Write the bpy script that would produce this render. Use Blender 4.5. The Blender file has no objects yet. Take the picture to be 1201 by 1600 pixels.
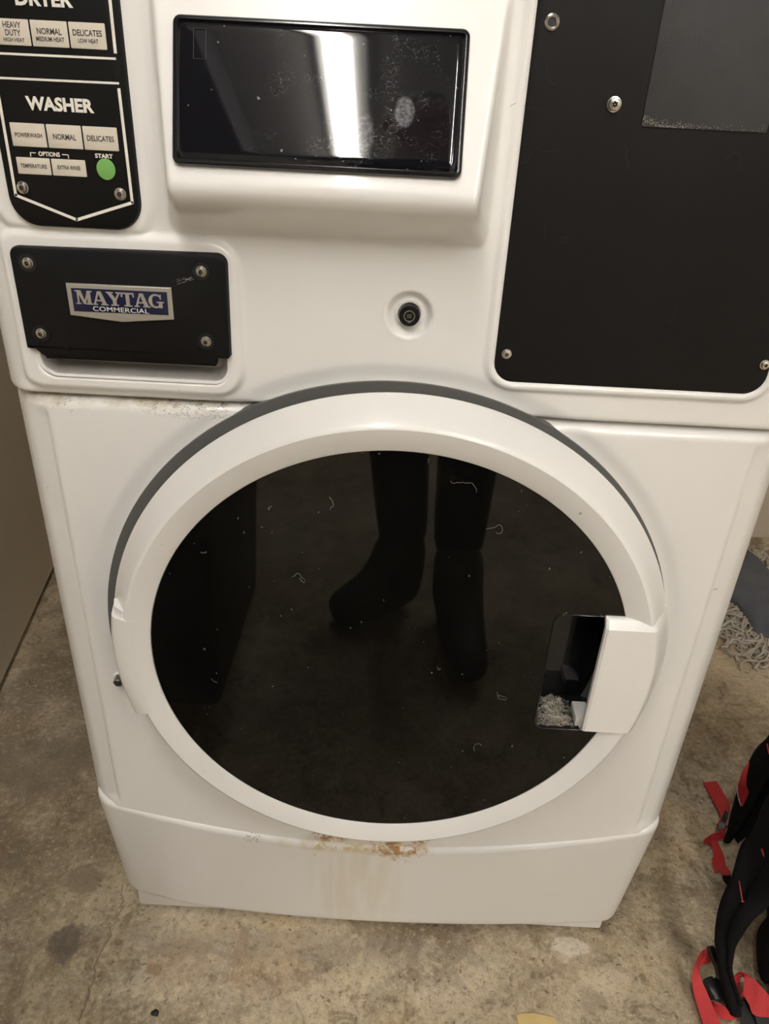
import bpy, bmesh, math, random
import numpy as np
from mathutils import Vector, Matrix, noise
from mathutils.geometry import tessellate_polygon
random.seed(7); np.random.seed(7)
S = bpy.context.scene
COL = S.collection
PI = math.pi

# ------------------------------------------------------------------ camera
F_PX, PITCH, YAW, ROLL = 1165.85, 0.5076, -0.0012, 0.0517
CAM = Vector((-0.010, -0.5875, 0.9893))
fw = Vector((math.sin(YAW)*math.cos(PITCH), math.cos(YAW)*math.cos(PITCH), -math.sin(PITCH)))
rt0 = Vector((math.cos(YAW), -math.sin(YAW), 0)); up0 = rt0.cross(fw)
rt = rt0*math.cos(ROLL) + up0*math.sin(ROLL)
upv = -rt0*math.sin(ROLL) + up0*math.cos(ROLL)
cd = bpy.data.cameras.new('camera'); cam = bpy.data.objects.new('camera', cd); COL.objects.link(cam)
cam.matrix_world = Matrix(((rt.x, upv.x, -fw.x, CAM.x), (rt.y, upv.y, -fw.y, CAM.y), (rt.z, upv.z, -fw.z, CAM.z), (0, 0, 0, 1)))
cd.sensor_fit = 'HORIZONTAL'; cd.sensor_width = 36; cd.lens = 36*F_PX/1201; cd.clip_start = 0.01
S.camera = cam

# ------------------------------------------------------------------ world, light, exposure
W = bpy.data.worlds.new('world'); S.world = W; W.use_nodes = True
W.node_tree.nodes['Background'].inputs[0].default_value = (1.0, 0.93, 0.84, 1)
W.node_tree.nodes['Background'].inputs[1].default_value = 0.3
S.view_settings.view_transform = 'Standard'; S.view_settings.look = 'None'
S.view_settings.gamma = 1; S.view_settings.use_curve_mapping = False
S.view_settings.exposure = 0.6
LAMP = 62.0           # emission strength of the ceiling tubes
LAMP_COL = (1.0, 0.972, 0.925)

# ------------------------------------------------------------------ node helpers
def mat(name, base, rough=0.5, metal=0.0, coat=0.0, spec=None, emit=None, estr=0.0, trans=0.0):
    m = bpy.data.materials.new(name); m.use_nodes = True
    p = m.node_tree.nodes['Principled BSDF']
    p.inputs['Base Color'].default_value = (*base, 1); p.inputs['Roughness'].default_value = rough
    p.inputs['Metallic'].default_value = metal; p.inputs['Coat Weight'].default_value = coat
    p.inputs['Coat Roughness'].default_value = 0.06
    if spec is not None: p.inputs['Specular IOR Level'].default_value = spec
    if emit: p.inputs['Emission Color'].default_value = (*emit, 1); p.inputs['Emission Strength'].default_value = estr
    if trans: p.inputs['Transmission Weight'].default_value = trans
    return m
class NT:
    def __init__(s, m):
        s.t = m.node_tree; s.n = s.t.nodes; s.l = s.t.links; s.p = s.n['Principled BSDF']
        s.co = s.n.new('ShaderNodeTexCoord').outputs['Object']
    def new(s, k, **kw):
        n = s.n.new(k)
        for a, v in kw.items(): setattr(n, a, v)
        return n
    def put(s, sock, v):
        if isinstance(v, bpy.types.NodeSocket): s.l.new(v, sock)
        elif isinstance(v, (tuple, list)) and sock.type == 'RGBA' and len(v) == 3: sock.default_value = (*v, 1)
        else: sock.default_value = v
    def math(s, op, a, b=0.0, c=None, clamp=False):
        n = s.new('ShaderNodeMath', operation=op, use_clamp=clamp); s.put(n.inputs[0], a); s.put(n.inputs[1], b)
        if c is not None: s.put(n.inputs[2], c)
        return n.outputs[0]
    def vmath(s, op, a, b):
        n = s.new('ShaderNodeVectorMath', operation=op); s.put(n.inputs[0], a); s.put(n.inputs[1], b); return n
    def noise(s, scale, detail=4, rough=0.55, stretch=None, dist=0.0, off=None):
        v = s.co
        if off: v = s.vmath('ADD', v, off).outputs[0]
        if stretch: v = s.vmath('MULTIPLY', v, stretch).outputs[0]
        n = s.new('ShaderNodeTexNoise'); s.l.new(v, n.inputs['Vector'])
        n.inputs['Scale'].default_value = scale; n.inputs['Detail'].default_value = detail
        n.inputs['Roughness'].default_value = rough; n.inputs['Distortion'].default_value = dist
        return n.outputs['Fac']
    def ramp(s, v, a, b, lo=0.0, hi=1.0):
        n = s.new('ShaderNodeMapRange'); n.interpolation_type = 'SMOOTHSTEP'; s.put(n.inputs[0], v)
        for i, x in enumerate((a, b, lo, hi)): n.inputs[i+1].default_value = x
        return n.outputs[0]
    def blob(s, c, r, soft=0.5, wob=0.0):
        """1 inside an ellipsoid about c, fading outside"""
        v = s.vmath('SUBTRACT', s.co, c).outputs[0]
        v = s.vmath('DIVIDE', v, r).outputs[0]
        d = s.vmath('LENGTH', v, (0, 0, 0)).outputs['Value']
        if wob: d = s.math('ADD', d, s.math('MULTIPLY', s.math('SUBTRACT', s.noise(wob, 5, 0.65), 0.5), 2.2))
        return s.ramp(d, 1.0-soft*0.5, 1.0+soft*0.5, 1.0, 0.0)
    def mix(s, f, a, b, mode='MIX'):
        n = s.new('ShaderNodeMix', data_type='RGBA', blend_type=mode)
        s.put(n.inputs[0], f); s.put(n.inputs[6], a); s.put(n.inputs[7], b); return n.outputs[2]
    def col(s, c): s.put(s.p.inputs['Base Color'], c)
    def rough(s, c): s.put(s.p.inputs['Roughness'], c)
    def bump(s, h, strength=0.2, dist=0.002):
        n = s.new('ShaderNodeBump'); n.inputs['Strength'].default_value = strength; n.inputs['Distance'].default_value = dist
        s.l.new(h, n.inputs['Height']); s.l.new(n.outputs[0], s.p.inputs['Normal'])
def vary(m, base, amt=0.06, scale=30, bump=0.0, bscale=None):
    t = NT(m); f = t.noise(scale, 4)
    t.col(t.mix(f, tuple(c*(1-amt) for c in base), tuple(min(1, c*(1+amt)) for c in base)))
    if bump: t.bump(t.noise(bscale or scale*8, 3), bump, 0.001)
    return t
def simple(name, base, rough=0.5, amt=0.06, scale=30, bump=0.0, bscale=None, **k):
    m = mat(name, base, rough, **k); vary(m, base, amt, scale, bump, bscale); return m

# ------------------------------------------------------------------ materials
WHITE = (0.795, 0.778, 0.745)
def enamel(name, rough=0.28, stains=None):
    m = mat(name, WHITE, rough, coat=0.25); t = NT(m)
    c = t.mix(t.noise(6, 3), tuple(x*0.985 for x in WHITE), tuple(min(1, x*1.015) for x in WHITE))
    spk = t.ramp(t.noise(110, 1, 0.3), 0.825, 0.85)
    c = t.mix(t.math('MULTIPLY', spk, 0.55), c, (0.25, 0.20, 0.15))
    if stains: c = stains(t, c)
    t.col(c); t.bump(t.noise(260, 2), 0.035, 0.001)
    return m
def lower_stains(t, c):
    sx = t.new('ShaderNodeSeparateXYZ'); t.l.new(t.co, sx.inputs[0]); X, Z = sx.outputs[0], sx.outputs[2]
    grime = t.math('MULTIPLY', t.ramp(Z, 0.744, 0.757), t.ramp(X, -0.12, -0.16))
    c = t.mix(t.math('MULTIPLY', grime, t.ramp(t.noise(60, 5), 0.40, 0.66, 0.12, 0.75)), c, (0.42, 0.33, 0.19))
    crk = t.math('MULTIPLY', t.blob((-0.165, 0.0, 0.752), (0.055, 0.05, 0.009), 0.6), t.ramp(t.math('ABSOLUTE', t.math('SUBTRACT', t.noise(110, 3, 0.6, (1, 1, 2.2)), 0.5)), 0.016, 0.006))
    c = t.mix(t.math('MULTIPLY', crk, 0.85), c, (0.10, 0.07, 0.045))
    crk2 = t.math('MULTIPLY', t.blob((-0.285, 0.0, 0.750), (0.022, 0.05, 0.007), 0.6), t.ramp(t.noise(430, 3), 0.60, 0.66))
    c = t.mix(t.math('MULTIPLY', crk2, 0.65), c, (0.12, 0.08, 0.05))
    for cx, cz, rx, rz, k in ((-0.057, 0.216, 0.017, 0.010, 1), (0.018, 0.214, 0.026, 0.010, 1), (0.045, 0.217, 0.014, 0.008, 1)):
        b = t.math('MULTIPLY', t.blob((cx, 0.0, cz), (rx, 0.08, rz), 0.9, 70), t.ramp(t.noise(85, 5, 0.65, (1, 1, 0.8)), 0.42, 0.57))
        c = t.mix(b, c, t.mix(t.ramp(t.noise(70, 4), 0.4, 0.62), (0.10, 0.035, 0.015), (0.55, 0.30, 0.09)))
    y = t.math('MULTIPLY', t.blob((-0.01, 0.0, 0.207), (0.085, 0.08, 0.014), 0.9, 40), 0.35)
    return t.mix(y, c, (0.52, 0.38, 0.17))
def toe_stains(t, c):
    lip = t.math('MULTIPLY', t.blob((-0.02, 0.0, 0.205), (0.08, 0.08, 0.010), 0.8, 60), t.ramp(t.noise(120, 4), 0.40, 0.62, 0.15, 0.85))
    c = t.mix(lip, c, (0.50, 0.36, 0.14))
    r = t.math('MULTIPLY', t.blob((0.028, 0.0, 0.203), (0.030, 0.08, 0.009), 0.8, 70), t.ramp(t.noise(90, 5, 0.65), 0.46, 0.60))
    c = t.mix(r, c, (0.36, 0.17, 0.05))
    r = t.math('MULTIPLY', t.blob((0.030, 0.0, 0.192), (0.012, 0.08, 0.012), 0.8, 70), t.ramp(t.noise(100, 5, 0.65), 0.50, 0.66, 0, 0.8))
    c = t.mix(r, c, (0.46, 0.28, 0.11))
    d = t.math('MULTIPLY', t.blob((-0.022, 0.0, 0.13), (0.050, 0.08, 0.100), 1.3), t.ramp(t.noise(22, 3, 0.5, (3, 1, 0.35)), 0.32, 0.62, 0.1, 0.42))
    c = t.mix(d, c, (0.60, 0.52, 0.33))
    k = t.math('MULTIPLY', t.blob((-0.147, 0.0, 0.211), (0.010, 0.08, 0.006), 0.5), t.ramp(t.math('ABSOLUTE', t.math('SUBTRACT', t.noise(170, 2), 0.5)), 0.03, 0.01))
    return t.mix(k, c, (0.12, 0.10, 0.09))
M = {}
M['upper'] = enamel('enamel_upper')
M['lower'] = enamel('enamel_lower', stains=lower_stains)
M['toe'] = enamel('enamel_toe', 0.34, stains=toe_stains)
M['white'] = enamel('white_plastic', 0.30)
M['gasket'] = simple('dark_gasket', (0.115, 0.112, 0.105), 0.6)
M['black'] = simple('black_painted_steel', (0.0095, 0.0085, 0.0082), 0.5, 0.25, 8, 0.06, 900, spec=0.14)
M['black_plastic'] = simple('black_satin_plastic', (0.0065, 0.0060, 0.0060), 0.45, 0.2, 40, 0.03, 900, spec=0.16)
M['plate'] = simple('charcoal_textured_plate', (0.028, 0.027, 0.028), 0.62, 0.2, 60, 0.35, 700)
M['steel'] = simple('screw_steel', (0.62, 0.59, 0.54), 0.28, 0.12, 300, metal=1.0)
M['boltsteel'] = simple('dull_bolt_steel', (0.16, 0.155, 0.14), 0.45, 0.2, 200, metal=1.0)
M['dark'] = simple('dark_recess', (0.01, 0.01, 0.01), 0.5)
M['tray'] = simple('grey_tray', (0.42, 0.40, 0.37), 0.38, 0.35, 25, metal=0.35)
M['btn'] = simple('beige_button', (0.60, 0.54, 0.45), 0.55, 0.04, 60)
M['print'] = simple('white_print', (0.80, 0.76, 0.68), 0.5)
M['ink'] = simple('dark_ink', (0.05, 0.045, 0.04), 0.6)
M['green'] = simple('green_start', (0.17, 0.40, 0.10), 0.5)
M['blue'] = simple('badge_blue', (0.0045, 0.0075, 0.036), 0.3)
M['silver'] = simple('badge_silver', (0.66, 0.62, 0.55), 0.33, 0.08, 200, metal=0.75)
M['rubber'] = simple('black_rubber', (0.02, 0.02, 0.02), 0.7)
# door glass, with dust specks
m = mat('door_glass_black', (0.010, 0.0095, 0.008), 0.03, spec=0.30); t = NT(m)
sp = t.ramp(t.noise(210, 1, 0.2), 0.79, 0.82)
haze = t.ramp(t.noise(9, 5, 0.6), 0.45, 0.9, 0.0, 0.004)
t.col(t.mix(t.math('ADD', t.math('MULTIPLY', sp, 0.14), haze), (0.0035, 0.0032, 0.0026), (0.7, 0.68, 0.62)))
M['glass'] = m
m = mat('display_screen', (0.006, 0.006, 0.008), 0.04, spec=0.5); t = NT(m)
c = (0.006, 0.006, 0.008)
scr = t.ramp(t.math('ABSOLUTE', t.math('SUBTRACT', t.noise(130, 3, 0.5, (1, 1, 1.6), 1.5), 0.5)), 0.006, 0.002)
scr = t.math('MULTIPLY', scr, t.blob((-0.045, -0.03, 0.985), (0.06, 0.08, 0.05), 1.0))
scr = t.math('MULTIPLY', scr, t.ramp(t.noise(40, 2), 0.5, 0.62))
f1 = t.math('MULTIPLY', t.blob((-0.011, -0.03, 0.981), (0.0062, 0.08, 0.0085), 0.35), t.ramp(t.noise(420, 3), 0.35, 0.7, 0.35, 1.0))
f2 = t.math('MULTIPLY', t.blob((-0.036, -0.03, 0.968), (0.0055, 0.08, 0.011), 0.5), t.ramp(t.noise(420, 3), 0.4, 0.7, 0.15, 0.9))
dust = t.ramp(t.noise(260, 1, 0.2), 0.78, 0.80)
a = t.math('ADD', t.math('MULTIPLY', scr, 0.3), t.math('ADD', t.math('MULTIPLY', f1, 0.22), t.math('MULTIPLY', f2, 0.15)))
a = t.math('ADD', a, t.math('MULTIPLY', dust, 0.2), clamp=True)
t.col(t.mix(a, c, (0.75, 0.76, 0.80)))
M['screen'] = m
M['bezel'] = simple('gloss_black_bezel', (0.012, 0.012, 0.013), 0.16, 0.1, 60)
M['pocket'] = simple('gloss_black_pocket', (0.008, 0.008, 0.009), 0.08, 0.2, 60)
M['lint'] = simple('grey_lint', (0.62, 0.56, 0.46), 0.9, 0.2, 90)
# floor
m = mat('worn_concrete', (0.3, 0.25, 0.19), 0.62); t = NT(m)
c = t.mix(t.ramp(t.noise(2.6, 6, 0.6), 0.33, 0.68), (0.190, 0.140, 0.088), (0.600, 0.500, 0.350))
c = t.mix(t.ramp(t.noise(9, 6, 0.66, None, 0.6), 0.38, 0.66, 0.0, 0.75), c, (0.517, 0.443, 0.323))
grey = t.math('MULTIPLY', t.ramp(t.noise(3.1, 4, 0.6, None, 0.0, (7, 3, 0)), 0.46, 0.66), t.ramp(t.noise(60, 5, 0.7), 0.35, 0.65, 0.25, 0.85))
c = t.mix(grey, c, (0.570, 0.517, 0.435))
wh = t.math('MULTIPLY', t.ramp(t.noise(38, 6, 0.72, None, 0.5), 0.53, 0.70), t.ramp(t.noise(4, 3, 0.5, None, 0, (1, 9, 0)), 0.40, 0.62))
c = t.mix(t.math('MULTIPLY', wh, 0.6), c, (0.780, 0.690, 0.540))
sw = t.ramp(t.noise(34, 6, 0.7, (1.0, 0.6, 1), 1.2), 0.50, 0.66)
c = t.mix(t.math('MULTIPLY', sw, 0.28), c, (0.750, 0.645, 0.465))
br = t.math('MULTIPLY', t.ramp(t.noise(5, 4, 0.6, None, 0.4, (3, 5, 0)), 0.52, 0.66), 0.45)
c = t.mix(br, c, (0.203, 0.150, 0.093))
och = t.math('MULTIPLY', t.ramp(t.noise(4.3, 3, 0.6, None, 0.4, (13, 2, 0)), 0.53, 0.68), 0.35)
c = t.mix(och, c, (0.645, 0.480, 0.255))
mot = t.noise(21, 7, 0.74, None, 0.9)
c = t.mix(t.ramp(mot, 0.48, 0.37, 0, 0.72), c, (0.185, 0.140, 0.090))
c = t.mix(t.ramp(mot, 0.53, 0.63, 0, 0.62), c, (0.66, 0.57, 0.42))
dirt_shade = t.math('MULTIPLY', t.blob((-0.52, 0.42, 0), (0.20, 0.55, 1), 0.9, 6), t.ramp(t.noise(13, 5, 0.7), 0.3, 0.6, 0.25, 0.75))  # grime plus the shade between the machines, both painted into the floor colour
c = t.mix(dirt_shade, c, (0.17, 0.125, 0.078))
grain = t.noise(120, 8, 0.82)
c = t.mix(t.ramp(grain, 0.49, 0.38, 0, 0.60), c, (0.17, 0.13, 0.09))
c = t.mix(t.ramp(grain, 0.53, 0.64, 0, 0.58), c, (0.74, 0.66, 0.52))
pit = t.ramp(t.noise(95, 3, 0.6), 0.64, 0.70)
c = t.mix(t.math('MULTIPLY', pit, 0.6), c, (0.135, 0.105, 0.075))
fl = t.ramp(t.noise(240, 2, 0.5), 0.70, 0.76)
c = t.mix(t.math('MULTIPLY', fl, 0.5), c, (0.800, 0.800, 0.705))
for (x, y, rx, ry, k, cc) in ((-0.399, -0.014, 0.020, 0.027, 0.90, (0.128, 0.105, 0.087)), (-0.56, 0.272, 0.085, 0.062, 0.55, (0.158, 0.128, 0.102)),
                          (-0.41, 0.072, 0.026, 0.020, 0.5, (0.135, 0.098, 0.060)), (-0.37, 0.155, 0.022, 0.02, 0.5, (0.150, 0.098, 0.053)), (-0.515, 0.095, 0.012, 0.010, 0.6, (0.180, 0.150, 0.105)),
                          (-0.36, 0.27, 0.030, 0.040, 0.6, (0.090, 0.068, 0.045)), (-0.52, 0.50, 0.06, 0.07, 0.45, (0.150, 0.112, 0.075)), (-0.44, 0.45, 0.05, 0.04, 0.4, (0.150, 0.112, 0.075)),
                          (-0.25, -0.035, 0.040, 0.030, 0.38, (0.300, 0.190, 0.105)), (-0.275, -0.045, 0.012, 0.008, 0.6, (0.240, 0.128, 0.045)), (-0.17, -0.02, 0.008, 0.035, 0.4, (0.330, 0.180, 0.105)),
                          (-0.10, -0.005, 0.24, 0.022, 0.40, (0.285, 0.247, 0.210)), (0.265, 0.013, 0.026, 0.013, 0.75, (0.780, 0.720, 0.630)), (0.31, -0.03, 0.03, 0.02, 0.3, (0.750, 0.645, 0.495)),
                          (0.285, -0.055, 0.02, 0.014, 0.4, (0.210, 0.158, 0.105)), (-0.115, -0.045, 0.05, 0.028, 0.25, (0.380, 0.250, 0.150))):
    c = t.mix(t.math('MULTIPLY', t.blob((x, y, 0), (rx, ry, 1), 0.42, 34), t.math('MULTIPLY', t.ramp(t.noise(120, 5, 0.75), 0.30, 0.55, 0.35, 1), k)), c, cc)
def crack(x, y0, y1, w, amp, s, k, cc):
    global c
    sx = t.new('ShaderNodeSeparateXYZ'); t.l.new(t.co, sx.inputs[0])
    n = t.math('MULTIPLY', t.math('SUBTRACT', t.noise(s, 4, 0.6), 0.5), amp)
    d = t.math('ABSOLUTE', t.math('ADD', t.math('SUBTRACT', sx.outputs[0], x), n))
    f = t.math('MULTIPLY', t.math('MULTIPLY', t.ramp(d, w*0.4, w, 1, 0), t.ramp(t.noise(60, 4, 0.7), 0.36, 0.52)), t.math('MULTIPLY', t.ramp(sx.outputs[1], y0, y0+0.03), t.ramp(sx.outputs[1], y1, y1-0.03)))
    c = t.mix(t.math('MULTIPLY', f, k), c, cc); return f
crack(-0.343, -0.30, 0.09, 0.006, 0.045, 20, 0.28, (0.690, 0.585, 0.420))
k1 = crack(-0.347, -0.30, 0.09, 0.0013, 0.045, 20, 0.5, (0.150, 0.120, 0.083))
crack(-0.010, -0.30, 0.04, 0.005, 0.035, 22, 0.3, (0.750, 0.645, 0.465))
c = t.mix(1.0, c, (0.985, 0.955, 0.90), 'MULTIPLY')
t.col(c); t.rough(t.ramp(t.noise(7, 3), 0.3, 0.7, 0.5, 0.78))
h = t.math('ADD', t.noise(120, 5, 0.7), t.math('MULTIPLY', t.noise(22, 4), 1.5))
h = t.math('SUBTRACT', h, t.math('MULTIPLY', pit, 0.8)); h = t.math('SUBTRACT', h, t.math('MULTIPLY', k1, 1.5))
t.bump(h, 0.8, 0.003)
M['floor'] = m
M['wall'] = simple('beige_painted_wall', (0.84, 0.78, 0.68), 0.55, 0.05, 3, 0.08, 160)
M['wall_far'] = simple('tan_painted_wall', (0.47, 0.445, 0.40), 0.6, 0.05, 3, 0.1, 140)
M['wall_rear'] = simple('tan_rear_wall', (0.46, 0.385, 0.30), 0.6, 0.05, 3, 0.1, 140)
M['ceil'] = simple('dim_ceiling', (0.30, 0.28, 0.26), 0.8)
M['soffit'] = simple('dark_soffit', (0.045, 0.042, 0.04), 0.7)
M['lamp'] = mat('tube_glow', (1, 1, 1), 0.5, emit=LAMP_COL, estr=LAMP)
M['lens'] = mat('lens_glow', (1, 1, 1), 0.5, emit=LAMP_COL, estr=LAMP*0.42)
M['lampbody'] = simple('white_fixture', (0.7, 0.68, 0.64), 0.4)
M['web'] = simple('red_webbing', (0.50, 0.028, 0.030), 0.7, 0.12, 60, 0.5, 900)
M['fabric'] = simple('black_backpack_fabric', (0.0085, 0.0080, 0.0080), 0.85, 0.3, 30, 0.6, 800, spec=0.1)
M['mesh'] = simple('black_padded_mesh', (0.0075, 0.0075, 0.008), 0.9, 0.3, 40, 0.5, 1100, spec=0.1)
M['navy'] = simple('dark_navy_fabric', (0.008, 0.010, 0.016), 0.8, 0.3, 30, 0.5, 700, spec=0.1)
M['thread'] = simple('red_thread', (0.42, 0.05, 0.05), 0.7)
M['buckle'] = simple('black_buckle', (0.010, 0.010, 0.0105), 0.38)
M['tabprint'] = simple('white_tab_print', (0.72, 0.62, 0.60), 0.6)
M['mopcloth'] = simple('blue_grey_canvas', (0.100, 0.104, 0.118), 0.85, 0.35, 18, 0.4, 300)
M['mopyarn'] = simple('beige_cotton_yarn', (0.42, 0.37, 0.30), 0.9, 0.2, 40, 0.4, 500)
M['scrap'] = simple('yellow_tape', (0.62, 0.46, 0.20), 0.7, 0.15, 90)
M['skin'] = simple('skin', (0.55, 0.36, 0.26), 0.5)
M['denim'] = simple('dark_trousers', (0.010, 0.011, 0.016), 0.85)
M['shirt'] = simple('dark_jacket', (0.02, 0.02, 0.024), 0.85)
M['boot'] = simple('black_boot', (0.010, 0.010, 0.010), 0.6)
M['hair'] = simple('dark_hair', (0.03, 0.02, 0.012), 0.7)
M['bin'] = simple('black_bin_plastic', (0.012, 0.012, 0.012), 0.5)

# ------------------------------------------------------------------ object helpers
def link(name, me, m, parent=None, smooth=False, angle=None):
    o = bpy.data.objects.new(name, me); COL.objects.link(o)
    if m is not None and not me.materials: me.materials.append(m)
    if smooth:
        me.polygons.foreach_set('use_smooth', [True]*len(me.polygons))
        if angle: me.set_sharp_from_angle(angle=math.radians(angle))
    if parent is not None:
        o.parent = parent
        # meshes are written in world coordinates: undo the root's offset
        r = parent; off = Vector((0, 0, 0))
        while r is not None: off += r.location; r = r.parent
        o.location = -off
    me.update(); return o
def from_data(name, v, f, m, parent=None, smooth=False, angle=None):
    me = bpy.data.meshes.new(name); me.from_pydata([tuple(p) for p in v], [], f)
    return link(name, me, m, parent, smooth, angle)
def from_bm(name, bm, m, parent=None, smooth=False, angle=None):
    me = bpy.data.meshes.new(name); bmesh.ops.recalc_face_normals(bm, faces=bm.faces[:]); bm.to_mesh(me); bm.free()
    return link(name, me, m, parent, smooth, angle)
def thing(name, label, cat, loc, group=None):
    o = bpy.data.objects.new(name, None); COL.objects.link(o); o.location = loc
    o.empty_display_size = 0.05
    o['label'] = label; o['category'] = cat
    if group: o['group'] = group
    return o
def tag(o, label, cat, group=None, kind=None):
    o['label'] = label; o['category'] = cat
    if group: o['group'] = group
    if kind: o['kind'] = kind
    return o
def box_bm(lo, hi, bev=0.0, seg=2):
    bm = bmesh.new(); bmesh.ops.create_cube(bm, size=1)
    for v in bm.verts: v.co = Vector([lo[i] + (v.co[i]+0.5)*(hi[i]-lo[i]) for i in range(3)])
    if bev: bmesh.ops.bevel(bm, geom=bm.edges[:], offset=bev, segments=seg, profile=0.5, affect='EDGES')
    return bm
def box(name, lo, hi, m, parent=None, bev=0.0, seg=2):
    return from_bm(name, box_bm(lo, hi, bev, seg), m, parent, bev > 0, 40)
def lathe(name, prof, m, parent=None, c=(0, 0, 0), n=96, a0=0.0, a1=2*PI, angle=35, frame=None, close=True):
    """prof = [(r, y)] spun about the y axis through c (x, z plane)"""
    full = abs(a1-a0-2*PI) < 1e-6; cols = n if full else n+1
    V, Fc = [], []
    for i in range(cols):
        a = a0+(a1-a0)*i/n
        for r, y in prof:
            p = Vector((r*math.cos(a), y, r*math.sin(a)))
            V.append(frame @ p if frame else p+Vector(c))
    k = len(prof)
    for i in range(n):
        j = (i+1) % cols
        for q in range(k-1): Fc.append((i*k+q, j*k+q, j*k+q+1, i*k+q+1))
    if not full and close:
        Fc.append(tuple(range(k))); Fc.append(tuple((cols-1)*k+q for q in range(k))[::-1])
    bm = bmesh.new(); vs = [bm.verts.new(p) for p in V]
    for f in Fc:
        try: bm.faces.new([vs[i] for i in f])
        except ValueError: pass
    bmesh.ops.remove_doubles(bm, verts=bm.verts[:], dist=1e-6)
    return from_bm(name, bm, m, parent, True, angle)
def rrect(x0, x1, z0, z1, r, n=8):
    pts = []
    for cx, cz, a in ((x1-r, z1-r, 0), (x0+r, z1-r, PI/2), (x0+r, z0+r, PI), (x1-r, z0+r, 1.5*PI)):
        for i in range(n+1): pts.append((cx+r*math.cos(a+PI/2*i/n), cz+r*math.sin(a+PI/2*i/n)))
    return pts
def inset(pts, d):
    """move a convex-ish outline inwards (ccw)"""
    n = len(pts); out = []
    for i in range(n):
        p, a, b = Vector(pts[i]), Vector(pts[i-1]), Vector(pts[(i+1) % n])
        e1 = (p-a); e2 = (b-p)
        if e1.length < 1e-9: e1 = e2
        if e2.length < 1e-9: e2 = e1
        n1 = Vector((-e1.y, e1.x)).normalized(); n2 = Vector((-e2.y, e2.x)).normalized()
        q = (n1+n2); L = max(0.35, (1+n1.dot(n2))/2)
        q = q.normalized()*d/math.sqrt(L); out.append((p.x+q.x, p.y+q.y))
    return out
def plate(name, pts, y0, y1, m, parent=None, bev=0.001, to=None, holes=(), angle=40):
    """solid plate from an x,z outline: back at y0, front at y1 (smaller = nearer), bevelled front rim"""
    P = pts; V = []; rings = []
    def ring(q, y):
        i = len(V); V.extend([(a, y, b) for a, b in q]); rings.append(list(range(i, i+len(q))))
    ring(P, y0); ring(P, y1+bev); ring(inset(P, bev*0.3), y1+bev*0.3); ring(inset(P, bev), y1)
    Fc = []; n = len(P)
    for a, b in zip(rings, rings[1:]):
        for i in range(n): Fc.append((a[i], a[(i+1) % n], b[(i+1) % n], b[i]))
    Fc.append(rings[0][::-1])
    if holes:
        polys = [[Vector((V[i][0], V[i][2], 0)) for i in rings[-1]]]; idx = list(rings[-1])
        for h in holes:
            i0 = len(V); V.extend([(a, y1, b) for a, b in h]); hr = list(range(i0, i0+len(h)))
            i1 = len(V); V.extend([(a, y0-0.0001, b) for a, b in h]); hb = list(range(i1, i1+len(h)))
            for i in range(len(h)): Fc.append((hr[i], hr[(i+1) % len(h)], hb[(i+1) % len(h)], hb[i]))
            polys.append([Vector((a, b, 0)) for a, b in h]); idx += hr
        for tri in tessellate_polygon(polys): Fc.append(tuple(idx[i] for i in tri))
    else: Fc.append(tuple(rings[-1]))
    if to: V = [to(Vector(p)) for p in V]
    bm = bmesh.new(); vs = [bm.verts.new(p) for p in V]
    for f in Fc:
        try: bm.faces.new([vs[i] for i in f])
        except ValueError: pass
    return from_bm(name, bm, m, parent, True, angle)
def spline(pts, n=10):
    """Catmull-Rom through a list of tuples (any dimension)"""
    P = [np.array(p, float) for p in pts]; P = [2*P[0]-P[1]]+P+[2*P[-1]-P[-2]]; out = []
    for i in range(1, len(P)-2):
        for k in range(n):
            t_ = k/n
            out.append(0.5*((2*P[i])+(-P[i-1]+P[i+1])*t_+(2*P[i-1]-5*P[i]+4*P[i+1]-P[i+2])*t_**2+(-P[i-1]+3*P[i]-3*P[i+1]+P[i+2])*t_**3))
    out.append(P[-2]); return out
def strap(name, pts, thick, m, parent=None, n=10, round_=True, raw=False):
    """pts rows: x,y,z, width, side x,y,z (direction across the strap)"""
    R = spline(pts, n); V, Fc = [], []
    prof = []
    if round_:
        for a in (-1, -0.92, -0.7, -0.35, 0, 0.35, 0.7, 0.92, 1): prof.append((a, math.sqrt(max(0, 1-abs(a)**3.2))))
        prof = [(a, h) for a, h in prof] + [(a, -h) for a, h in prof[::-1][1:-1]]
    else: prof = [(-1, 1), (1, 1), (1, -1), (-1, -1)]
    k = len(prof)
    for i, r in enumerate(R):
        p = Vector(r[:3]); s = Vector(r[4:7]).normalized()
        tg = Vector((R[min(i+1, len(R)-1)]-R[max(i-1, 0)])[:3]).normalized()
        s = s if raw else (s-tg*s.dot(tg)).normalized(); nn = tg.cross(s).normalized()
        th = thick if not callable(thick) else thick(i/(len(R)-1))
        for a, h in prof: V.append(p+s*a*r[3]/2+nn*h*th/2)
    for i in range(len(R)-1):
        for q in range(k): Fc.append((i*k+q, i*k+(q+1) % k, (i+1)*k+(q+1) % k, (i+1)*k+q))
    Fc.append(tuple(range(k))[::-1]); Fc.append(tuple((len(R)-1)*k+q for q in range(k)))
    bm = bmesh.new(); vs = [bm.verts.new(p) for p in V]
    for f in Fc: bm.faces.new([vs[i] for i in f])
    return from_bm(name, bm, m, parent, True, 50)
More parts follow.
